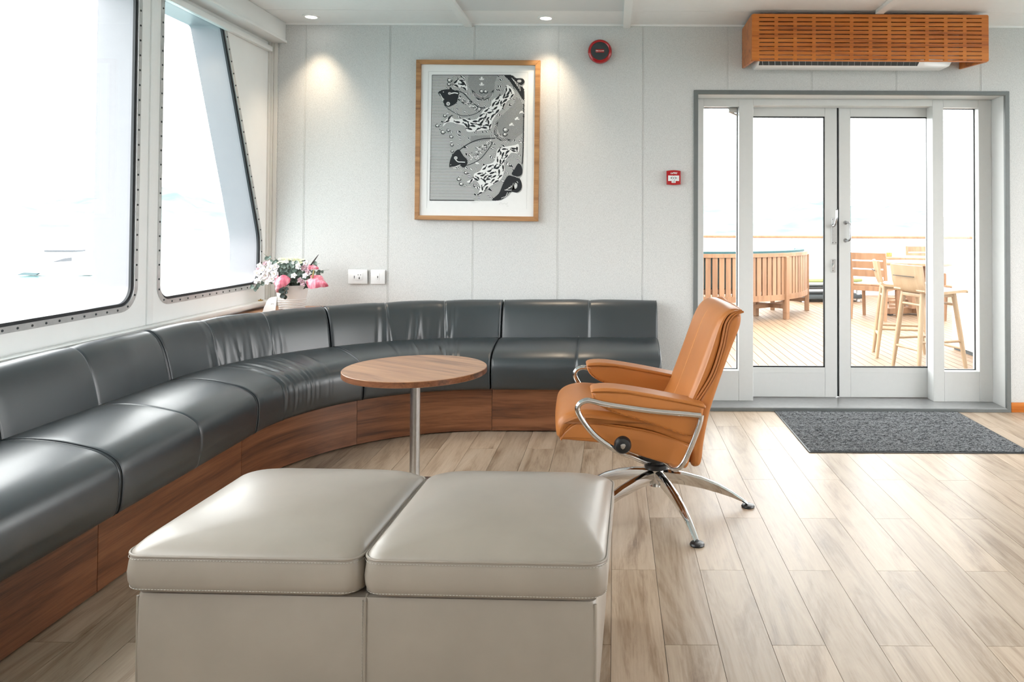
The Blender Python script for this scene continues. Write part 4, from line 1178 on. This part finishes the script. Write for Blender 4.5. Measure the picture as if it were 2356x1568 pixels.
# ================================================================== FLOWERS
ZS = .656
M_pot = plain('white_glazed_pot', (0.80, 0.79, 0.78), 0.35, var=0.01)
M_leaf = plain('eucalyptus_leaf', (0.17, 0.24, 0.205), 0.5, var=0.55, vscale=14)
M_leaf2 = plain('dark_eucalyptus_leaf', (0.045, 0.062, 0.055), 0.55, var=0.3, vscale=14)
M_stem = plain('green_stem', (0.10, 0.13, 0.07), 0.6)
M_petal = plain('white_petal', (0.82, 0.80, 0.82), 0.6, var=0.05)
M_lilac = plain('lilac_petal', (0.55, 0.36, 0.42), 0.6, var=0.2, vscale=40)
M_pale = plain('pale_green_petal', (0.66, 0.70, 0.46), 0.6, var=0.12, vscale=40)
M_dark = plain('dark_spadix', (0.02, 0.014, 0.014), 0.5)
M_spad = plain('yellow_spadix', (0.45, 0.36, 0.14), 0.5)
def spathe_mat():
    m, t, b = nt('pink_spathe')
    v = noise(t, coords(t, (30, 6, 6)), 2.0, 4)
    t.links.new(ramp(t, v, [(0.28, (0.60, 0.09, 0.15)), (0.5, (0.80, 0.22, 0.31)), (0.7, (0.90, 0.52, 0.60))]), b.inputs['Base Color'])
    b.inputs['Roughness'].default_value = 0.25; b.inputs['Coat Weight'].default_value = 0.3; return m
M_pink = spathe_mat()
pcx, pcy = at(672, 690, Y=4.55).x, 4.55
FL = empty('flower_arrangement', (pcx, pcy, ZS)); tag(FL, 'bouquet of pink anthuriums and eucalyptus in white ribbed pot on corner shelf', 'flower pot')
finv = Vector((-pcx, -pcy, -ZS))
HP = .155
prof = [(.0001, 0), (.070, 0), (.0725, .004)]
for k in range(6): z = .012 + k * .0105; r = .0725 + .021 * z / HP; prof += [(r - .0012, z), (r + .0016, z + .004), (r - .0012, z + .008)]
prof += [(.0725 + .021 * .09 / HP, .09), (.0925, .145), (.0940, .152), (.0925, HP), (.0905, .150), (.087, .12), (.0001, .12)]
MB().lathe(prof, 48).build('pot', M_pot, FL)
MB().lathe([(.0001, .126), (.05, .138), (.086, .135), (.086, .12), (.0001, .12)], 24).build('moss', M_leaf2, FL)
def fpt(px, py, dy=0.0): return at(px, py, Y=pcy + dy) + finv
def frame_mat(p, n, up):
    n = n.normalized(); x = up.cross(n)
    x = x.normalized() if x.length > 1e-5 else n.orthogonal().normalized(); y = n.cross(x)
    return Matrix(((x.x, y.x, n.x, p.x), (x.y, y.y, n.y, p.y), (x.z, y.z, n.z, p.z), (0, 0, 0, 1)))
def leaf_mesh(w, l, cup):
    m = MB()
    def fn(u, v):
        s = (u - .5) * 2; t = v
        ww = w * math.sin(PI * min(1, t * .96 + .04)) ** .6 if True else 0
        return Vector((s * ww, l * t, cup * (s * s) * w - .25 * cup * l * t * t))
    m.grid(fn, 4, 6); b = m.b
    me = bpy.data.meshes.new('leaf'); b.to_mesh(me); b.free()
    me.polygons.foreach_set('use_smooth', [True] * len(me.polygons)); return me
leafA, leafB = leaf_mesh(.0135, .028, .35), leaf_mesh(.0125, .026, .3)
leafA.materials.append(M_leaf); leafB.materials.append(M_leaf2)
fr = random.Random(11)
def sprig(pts, nl, me, size=1.0):
    path = smooth_closed(pts, 4, closed=False)
    m = MB(); m.tube(path, [.0016 - .0009 * i / len(path) for i in range(len(path))], 5); st = m.build('eucalyptus_sprig', M_stem, FL)
    for k in range(nl):
        i = int((len(path) - 2) * (.28 + .72 * (k + .9) / nl)); p = path[min(i, len(path) - 2)]; t = (path[min(i + 1, len(path) - 1)] - path[max(i - 1, 0)]).normalized()
        side = t.orthogonal().normalized(); side.rotate(Matrix.Rotation(fr.uniform(0, 2 * PI), 3, t))
        d = (side + t * .35).normalized(); n = (Vector((fr.uniform(-.5, .5), -1, fr.uniform(-.1, .7))) - d * 0).normalized()
        o = link('leaf', me, None, st)
        yv = (d - n * d.dot(n)); yv = yv.normalized() if yv.length > 1e-3 else side
        xv = yv.cross(n)
        sc2 = size * fr.uniform(.7, 1.15)
        o.matrix_local = Matrix(((xv.x * sc2, yv.x * sc2, n.x * sc2, p.x), (xv.y * sc2, yv.y * sc2, n.y * sc2, p.y), (xv.z * sc2, yv.z * sc2, n.z * sc2, p.z), (0, 0, 0, 1)))
base = Vector((0, 0, .13))
def sp(px, py, dy, nl, me=leafA, mid=None, size=1.0):
    e = fpt(px, py, dy); m_ = mid if mid else (base * .45 + e * .55 + Vector((0, 0, .03)))
    sprig([base, m_, e], nl, me, size)
sp(606, 583, .02, 6); sp(632, 592, .05, 8); sp(618, 602, .0, 9); sp(700, 595, .04, 8); sp(736, 605, .02, 7); sp(757, 620, .0, 8, size=.7)
sp(745, 628, .06, 6); sp(664, 598, -.05, 9); sp(685, 602, -.06, 9); sp(655, 610, -.08, 9); sp(672, 615, -.09, 10); sp(690, 625, -.085, 9)
sp(615, 630, -.05, 9); sp(604, 645, -.04, 8); sp(710, 662, -.03, 6, leafB); sp(725, 658, .0, 5, leafB); sp(640, 612, -.06, 8)
sprig([base, fpt(630, 650, -.05), fpt(604, 652, -.06), fpt(590, 660, -.06), fpt(574, 661, -.05)], 12, leafA, .9)
sprig([fpt(662, 645, -.06), fpt(654, 655, -.115), fpt(655, 668, -.125), fpt(657, 686, -.13)], 11, leafB, 1.25)
sp(668, 640, -.10, 8, leafA); sp(660, 630, -.105, 8, leafA); sp(650, 655, -.085, 6, leafB); sp(700, 640, -.09, 7, leafA)
for k in range(10): sp(fr.uniform(620, 720), fr.uniform(604, 640), fr.uniform(-.02, .08), 6, leafA if k % 3 else leafB)
def spathe(c, tip, n, w, l, spad_dir, spad_len, dark, name='anthurium'):
    """heart-shaped bract with a raised spadix at its notch c, pointing towards tip"""
    y = (tip - c).normalized(); n = (n - y * n.dot(y)).normalized(); x = y.cross(n)
    m = MB()
    def fn(u, v):
        s = (u - .5) * 2
        ww = w * (1 - v ** 1.7) ** .75 * (.72 + .28 * math.sin(PI * min(1, v * 1.4 + .12)))
        lob = -.16 * l * (1 - v) ** 3 * (4 * abs(s) * (1 - abs(s)))
        z = .16 * w * math.cos(s * PI * .5) + .10 * w * math.sin(v * PI) - .35 * w * s * s + .02 * w * math.sin(v * 24 + abs(s) * 4)
        p = c + x * (s * ww) + y * (l * v + lob) + n * z
        return p
    m.grid(fn, 14, 18); o = m.build(name, M_pink, FL, 80)
    q = MB(); d = spad_dir.normalized(); c2 = c + n * .004 + y * .008
    q.tube([c2, c2 + d * spad_len * .3, c2 + d * spad_len * .7, c2 + d * spad_len], [.0042, .0046, .0036, .0012], 8)
    q.build('spadix', M_dark if dark else M_spad, o)
    q = MB(); q.tube(smooth_closed([base, base * .5 + c * .5 + Vector((0, .01, .02)), c - n * .002], 4, closed=False), .0025, 6); q.build('stem', M_stem, o)
spathe(fpt(645, 637, -.115), fpt(637, 671, -.135), Vector((-.25, -1, .35)), .063, .092, Vector((-.06, -.1, 1)), .062, True)
spathe(fpt(716, 642, -.10), fpt(757, 655, -.12), Vector((-.15, -.8, .75)), .056, .112, Vector((.25, -.2, 1)), .066, False)
spathe(fpt(712, 611, -.03), fpt(737, 617, -.05), Vector((.2, -.55, .9)), .030, .066, Vector((.62, 0, .85)), .082, True)
def bloom(c, n, mat, npet, r, name, pet=None, layers=1):
    n = n.normalized(); x = n.orthogonal().normalized(); y = n.cross(x)
    m = MB()
    for L_ in range(layers):
        for k in range(npet):
            a = 2 * PI * (k + .5 * L_) / npet + fr.uniform(-.1, .1); d = x * math.cos(a) + y * math.sin(a); s = n.cross(d)
            tilt = .25 + .45 * L_; rr = r * (1 - .3 * L_)
            def fn(u, v, d=d, s=s, tilt=tilt, rr=rr):
                q = (u - .5) * 2; w = .42 * rr * math.sin(PI * min(1, .12 + v * .85)) ** .7
                return c + d * rr * v * math.cos(tilt) + n * (rr * v * math.sin(tilt) - .2 * rr * v * v + .1 * rr * q * q) + s * q * w
            m.grid(fn, 3, 4)
    o = m.build(name, mat, FL, 80)
    q = MB(); q.lathe([(.0001, r * .22), (r * .10, r * .18), (r * .14, 0), (.0001, -.001)], 8, frame_mat(c, n, Vector((0, 0, 1)))); q.build('flower_centre', M_spad if mat is not M_pale else M_pale, o)
    return o
for px, py, dy, mt, r in ((598, 612, -.05, M_petal, .024), (592, 628, -.06, M_petal, .026), (604, 622, -.09, M_petal, .027), (612, 634, -.10, M_petal, .027), (600, 640, -.08, M_petal, .025), (622, 618, -.11, M_petal, .028), (632, 630, -.12, M_petal, .028), (634, 614, -.11, M_petal, .026), (626, 642, -.12, M_petal, .026), (616, 648, -.10, M_petal, .022), (610, 606, -.05, M_lilac, .017), (593, 618, -.085, M_lilac, .013), (676, 634, -.13, M_petal, .020), (686, 612, -.10, M_petal, .022), (700, 616, -.09, M_lilac, .022), (708, 626, -.10, M_lilac, .022), (702, 634, -.11, M_petal, .020), (697, 650, -.12, M_lilac, .022), (690, 644, -.12, M_lilac, .018), (704, 606, -.06, M_petal, .022), (590, 646, -.07, M_petal, .020), (620, 605, -.06, M_petal, .020)):
    bloom(fpt(px, py, dy), Vector((fr.uniform(-.5, .2), -1, fr.uniform(.0, .7))), mt, 5, r, 'blossom', layers=2)
for k in range(26):
    t = k / 25; px = 638 + 58 * t + fr.uniform(-3, 3); py = 603 - 8 * math.sin(PI * t) + fr.uniform(-6, 5)
    bloom(fpt(px, py, fr.uniform(-.06, .03)), Vector((fr.uniform(-.5, .5), -.6, 1)), M_pale, 4, .013, 'hydrangea_floret')

# card and brass catch
c0 = at(604, 707, Y=4.44); c0.z = ZS + .001
cd = empty('gift_card', c0); tag(cd, 'small white gift card leaning beside the flower pot', 'card')
w_ = (635 - 606) * 4.5 / F_PX; h_ = .093
me = curve_mesh([[(0, 0), (w_, 0), (w_, h_)] + [(w_ * .72 - w_ * .55 * math.sin(t), h_ * .45 + h_ * .53 * math.cos(t)) for t in (0.0, .3, .6, .9, 1.2, 1.5)] + [(w_ * .08, h_ * .3)]], .0006, Matrix.Rotation(PI / 2, 4, 'X') @ Matrix.Rotation(R(-12), 4, 'X'))
link('card_face', me, M_paper, cd)
me = curve_mesh([strip([(w_ * .60 + i * .0022, h_ * .52 + r3.uniform(-.003, .003)) for i in range(9)], .0009)], .0003, Matrix.Translation((0, -.0012, 0)) @ Matrix.Rotation(PI / 2, 4, 'X') @ Matrix.Rotation(R(-12), 4, 'X'))
link('handwriting', me, M_ink, cd)
q = at(602, 690, Y=4.66); bl = MB().box((-.012, -.012, 0), (.012, .012, .007), .0025); bl.lathe([(.0001, .013), (.004, .012), (.005, .006), (.0001, .006)], 12)
bl = bl.build('brass_catch', M_brass); bl.location = (-2.205, 4.66, .7005); tag(bl, 'tiny brass catch on white window ledge near the flowers', 'catch')

# ================================================================== OUTSIDE DECK
dk = MB().box((-1.2, YD + .25, -.12), (7.2, 12.9, -.006)); DK = tag(dk.build('deck', M_caulk, smooth=0), 'sunlit teak plank deck outside the glass doors', kind='structure')
dw = .082
db = MB().box((-dw / 2 + .003, YD + .25, -.006), (dw / 2 - .003, 12.6, 0)).b
dme = bpy.data.meshes.new('deck_plank'); db.to_mesh(dme); db.free()
for k in range(78):
    o = link('deck_plank', dme, M_deck, DK); o.location = (.2 + k * dw, 0, 0)
ds = MB().box((DX0 - .1, YD + .13, -.1), (DX1 + .1, YD + .252, .0)); tag(ds.build('trim_6', M_sillm, smooth=0), 'grey outer sill strip between doors and deck', kind='structure')
# bulwark and rail
bw = MB().box((-1.2, 12.55, 0), (7.2, 12.62, at(1900, 577, Y=12.55).z), .005); bw.box((7.1, YD + .3, 0), (7.2, 12.6, .77))
tag(bw.build('wall_bulwark', M_ext), 'white ship bulwark beyond the deck furniture', kind='structure')
RA = empty('deck_railing', (2.5, 12.585, .77)); tag(RA, 'long teak topped railing on steel posts along the deck edge', 'railing')
zr = at(1700, 544, Y=12.585).z - .77
m = MB(); m.box((-3.7, -.04, zr - .022), (4.7, .04, zr + .022), .012); m.build('handrail', M_teak, RA)
for k in range(7): MB().tube([(-3.4 + k * 1.3, 0, .0), (-3.4 + k * 1.3, 0, zr - .02)], .014, 10).build('rail_post', M_ext, RA)

# curved teak bench seen from behind
BX, BY, BR = 1.0, 10.6, 1.67
BN = empty('curved_bench', (BX, BY, 0)); tag(BN, 'curved slatted teak bench seen from behind through left door leaf', 'bench')
a0, a1 = R(-182), R(-4)
def ba(a, r, z): return (r * math.cos(a), r * math.sin(a), z)
def ringpart(name, r0, r1, z0, z1, mat=M_teak, n=48, aa=a0, ab=a1):
    m = MB(); m.loft([[ba(aa + (ab - aa) * k / n, r, z) for r, z in ((r0, z0), (r1, z0), (r1, z1), (r0, z1))] for k in range(n + 1)]); return m.build(name, mat, BN, 40)
ringpart('top_rail', BR - .02, BR + .025, .785, .83); ringpart('lower_rail', BR - .02, BR + .02, .245, .315)
ringpart('seat_board', BR - .48, BR - .03, .36, .40); ringpart('seat_rim', BR - .50, BR - .46, .30, .40)
ringpart('back_cushion', BR - .14, BR - .026, .42, .855, M_teal); ringpart('seat_pad', BR - .47, BR - .14, .40, .47, M_teal)
ns = 62
for k in range(ns):
    a = a0 + (a1 - a0) * (k + .5) / ns; h = .031 / BR
    m = MB(); m.loft([[ba(a - h, r, z) for r, z in ((BR - .012, .31), (BR + .012, .31), (BR + .012, .79), (BR - .012, .79))], [ba(a + h, r, z) for r, z in ((BR - .012, .31), (BR + .012, .31), (BR + .012, .79), (BR - .012, .79))]]); m.build('slat', M_teak, BN, 0)
for a in (R(-176), R(-136), R(-90) , R(-46.5), R(-9)):
    for rr, zt_ in ((BR + .014, .785), (BR - .45, .36)):
        M2 = Matrix.Rotation(a, 4, 'Z'); MB().box((rr - .03, -.034, 0), (rr + .03, .034, zt_), .004, 1, M2).build('leg', M_teak, BN, 0)
    MB().box((BR - .45, -.02, .13), (BR, .02, .18), .003, 1, Matrix.Rotation(a, 4, 'Z')).build('stretcher', M_teak, BN, 0)
ringpart('stretcher_rail', BR - .25, BR - .22, .13, .18)
# lounger beyond the bench
LG = empty('sun_lounger', (3.3, 11.75, 0), R(8)); tag(LG, 'low sun lounger with lime cushion far behind the curved bench', 'sun lounger')
MB().box((-.5, -.3, .30), (.5, .3, .36), .02).build('cushion', M_lime, LG)
m = MB(); m.box((-.52, -.32, .20), (.52, .32, .235), .006); m.build('frame', M_black, LG)
m = MB(); m.box((-.52, -.32, .05), (.52, .32, .11), .006); m.build('base', M_dgrey, LG)
for x in (-.44, .44):
    for y in (-.26, .26): MB().box((x - .02, y - .02, 0), (x + .02, y + .02, .30)).build('leg', M_ext, LG, 0)

# bar stools
def stool(label, loc, rz):
    root = empty('bar_stool', loc, rz); tag(root, label, 'stool', 'pale wood bar stools outside')
    prof = [(.215, .655), (.20, .664), (.0, .652), (-.13, .652), (-.175, .672), (-.198, .72), (-.212, .80), (-.222, .868)]
    path = smooth_closed([(x, z) for x, z in prof], 4, closed=False)
    def sheet(wf, dz):
        rings = []
        for i, p in enumerate(path):
            t = (path[min(i + 1, len(path) - 1)] - path[max(i - 1, 0)]).normalized(); n_ = Vector((-t.y, t.x)) * -.011
            w = .195; c_ = .018 if p.y > .68 else 0
            sec = []
            for s in (-1, -.5, 0, .5, 1): sec.append((p.x + n_.x + c_ * s * s, s * w, p.y + n_.y))
            for s in (1, .5, 0, -.5, -1): sec.append((p.x - n_.x + c_ * s * s, s * w, p.y - n_.y))
            rings.append(sec)
        return rings
    MB().loft(sheet(1, 0)).build('seat_shell', M_ply, root, 40)
    MB().box((-.236, -.13, .775), (-.2245, .13, .781)).build('back_slot', M_caulk, root, 0)
    tops = [(-.14, -.12), (-.14, .12), (.15, -.12), (.15, .12)]; feet = [(-.215, -.165), (-.215, .165), (.235, -.165), (.235, .165)]
    for (tx, ty), (fx, fy) in zip(tops, feet):
        MB().tube([(fx, fy, 0), (fx * .55 + tx * .45, fy * .55 + ty * .45, .29), (tx, ty, .645)], [.014, .021, .020], 12).build('leg', M_ply, root)
    def at_leg(i, z): t = z / .645; return Vector((feet[i][0] + (tops[i][0] - feet[i][0]) * t, feet[i][1] + (tops[i][1] - feet[i][1]) * t, z))
    for i, j, z in ((0, 1, .20), (2, 3, .20), (0, 2, .26), (1, 3, .26), (0, 1, .55), (2, 3, .55)):
        MB().tube([at_leg(i, z), at_leg(j, z)], .011, 8).build('rung', M_ply, root)
    MB().box((-.16, -.13, .612), (.17, .13, .642), .006).build('seat_rail', M_ply, root)
    return root
stool('pale wood bar stool in front, nearest behind right door leaf', (2.56, 6.10, 0), R(15))
stool('pale wood bar stool half hidden behind the front one', (2.60, 6.80, 0), R(-14))

# dining chairs and tables
def chair(label, loc, rz):
    root = empty('deck_chair', loc, rz); tag(root, label, 'chair', 'teak dining chairs on the deck')
    for y in (-.215, .215):
        MB().tube([(-.26, y, 0), (-.215, y, .42), (-.28, y, .84)], [.022, .026, .02], 6).build('leg', M_teak, root)
        MB().tube([(.23, y, 0), (.20, y, .43)], [.021, .025], 6).build('leg', M_teak, root)
        MB().box((-.23, y - .012, .36), (.21, y + .012, .42), .003).build('side_rail', M_teak, root, 0)
    for k, z in enumerate((.54, .645, .75)):
        x = -.225 - (z - .42) * .15; m = MB()
        m.loft([[(x - .03 * (1 - s * s) * 1.0, s * .215, z), (x + .018 - .03 * (1 - s * s), s * .215, z), (x + .006 - .03 * (1 - s * s), s * .215, z + .088), (x - .012 - .03 * (1 - s * s), s * .215, z + .088)] for s in (-1, -.6, -.2, .2, .6, 1)]); m.build('back_slat', M_teak, root, 40)
    m = MB(); m.box((-.215, -.225, .42), (.225, .225, .445), .008); m.build('seat', M_teak, root)
    MB().box((.19, -.20, .36), (.212, .20, .42), .003).build('front_rail', M_teak, root, 0); MB().box((-.235, -.20, .36), (-.213, .20, .42), .003).build('back_rail', M_teak, root, 0)
    return root
chair('three-slat teak chair left of the bar stools, back to the doors', (3.33, 9.55, 0), R(52))
chair('far teak chair at the tables nearest the ship rail', (4.95, 11.85, 0), R(-95))
chair('teak chair between the two deck tables', (4.36, 9.1, 0), R(100))
def table(label, loc, r, h, rz):
    root = empty('deck_table', loc, rz); tag(root, label, 'table', 'teak pedestal tables on the deck')
    MB().lathe([(.0001, h), (r, h), (r + .004, h - .006), (r + .004, h - .03), (r - .01, h - .036), (.0001, h - .036)], 40).build('tabletop', M_teak, root)
    for x, y in ((-.1, -.1), (.1, -.1), (-.1, .1), (.1, .1)): MB().box((x - .035, y - .035, .09), (x + .035, y + .035, h - .036), .004).build('leg', M_teak, root, 0)
    MB().box((-.42, -.045, .02), (.42, .045, .10), .01).build('foot_bar', M_teak, root, 0); MB().box((-.045, -.42, .021), (.045, .42, .099), .01).build('foot_bar', M_teak, root, 0)
    MB().box((-.34, -.04, h - .09), (.34, .04, h - .037), .004).build('bearer', M_teak, root, 0)
    for x, y in ((-.38, 0), (.38, 0), (0, -.38), (0, .38)): MB().box((x - .03, y - .03, 0), (x + .03, y + .03, .022)).build('foot_pad', M_black, root, 0)
table('nearer round teak table behind the bar stools', (3.98, 9.95, 0), .52, .70, R(20))
table('farther teak table nearest the ship rail', (4.35, 11.05, 0), .45, .72, R(35))
mb_ = MB().box((-.03, -.03, 0), (.03, .03, .06), .003, 1, Matrix.Rotation(R(30), 4, 'Z')); mb_ = mb_.build('menu_block', M_cherry); mb_.location = (4.05, 11.0, .7205); tag(mb_, 'small wooden block standing on farther deck table', 'block')
# white locker on the right with a grab bar
lkx = at(2249, 824, Z=0).x
LK = empty('deck_locker', (lkx, 5.35, 0)); tag(LK, 'white deck locker with grab bar right of the bar stools', 'locker')
MB().box((0, 0, .035), (.9, 1.85, .90), .01).build('cabinet', M_ext, LK)
MB().box((.015, .01, 0), (.88, 1.84, .035)).build('kick_strip', M_dgrey, LK, 0)
m = MB(); m.tube([(.05, .3, .89), (.05, .3, 1.0), (.05, .36, 1.03), (.05, 1.3, 1.03), (.05, 1.36, 1.0), (.05, 1.36, .89)], .012, 10); m.build('grab_bar', M_steel, LK)

# ================================================================== SEA, SHORE, BOAT
m, t, b = nt('calm_sea'); b.inputs['Base Color'].default_value = (.10, .20, .21, 1); b.inputs['Roughness'].default_value = .12
bump(t, b, noise(t, coords(t, (.8, .8, .8)), 1.0, 3), .2, .05)
se = MB().box((-4000, -1500, -8), (4000, 4000, -7)); tag(se.build('sea', m, smooth=0), 'calm pale sea around the ship', kind='structure')
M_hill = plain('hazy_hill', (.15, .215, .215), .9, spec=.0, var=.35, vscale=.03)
hm = MB(); hr = random.Random(4); ph = [hr.uniform(0, 6) for _ in range(6)]
def hz(a): return max(4, 26 + 10 * math.sin(a * 9 + ph[0]) + 7 * math.sin(a * 21 + ph[1]) + 4 * math.sin(a * 47 + ph[2]))
na = 120
def hill(u, v):
    a = R(25) + R(145) * u; rr = 625 + 240 * v
    return Vector((rr * math.cos(a), rr * math.sin(a), -7.2 + hz(a) * .85 * math.sin(min(1, v * 1.15) * PI / 2) * (1 + .12 * math.sin(a * 130 + v * 9))))
hm.grid(hill, na, 8); tag(hm.build('hills', M_hill, None, 80), 'hazy wooded shore across the water', kind='structure')
BT = empty('motor_boat', (-83.5, 112, -7), R(4)); tag(BT, 'white motor boat with canopy on the sea outside left window', 'boat')
M_bgrey = plain('boat_canopy', (.085, .085, .095), .6); M_bteal = plain('boat_antifouling', (.07, .11, .12), .5)
hull = []
for x, w, z0, z1 in ((-5.2, .05, 1.3, 2.1), (-4.2, .8, .5, 1.9), (-2.5, 1.3, .1, 1.7), (0, 1.5, 0, 1.5), (3, 1.5, 0, 1.45), (5.2, 1.35, .1, 1.45)):
    hull.append([(x, -w, z1), (x, -w * .8, z0), (x, w * .8, z0), (x, w, z1)])
MB().loft(hull).build('hull', M_ext, BT)
MB().prism([(-4.9, -.05), (-2.2, -.05), (-1.7, .28), (-4.0, .35)], lambda u, v, d: (u, d, v + .15), -1.52, 1.4).build('boot_stripe', M_bteal, BT, 0)
MB().box((-1.2, -1.3, 3.55), (3.2, 1.3, 3.85), .1).build('canopy', M_bgrey, BT)
MB().prism([(-1.9, 1.4), (-.9, 3.55), (2.6, 3.55), (2.9, 1.4)], lambda u, v, d: (u, d, v), -1.15, 1.15).build('cabin', M_ext, BT, 0)
MB().prism([(-.2, 2.0), (2.7, 2.2), (2.7, 2.75), (1.6, 2.6)], lambda u, v, d: (u, d, v), -1.2, -1.14).build('side_window', M_bgrey, BT, 0)
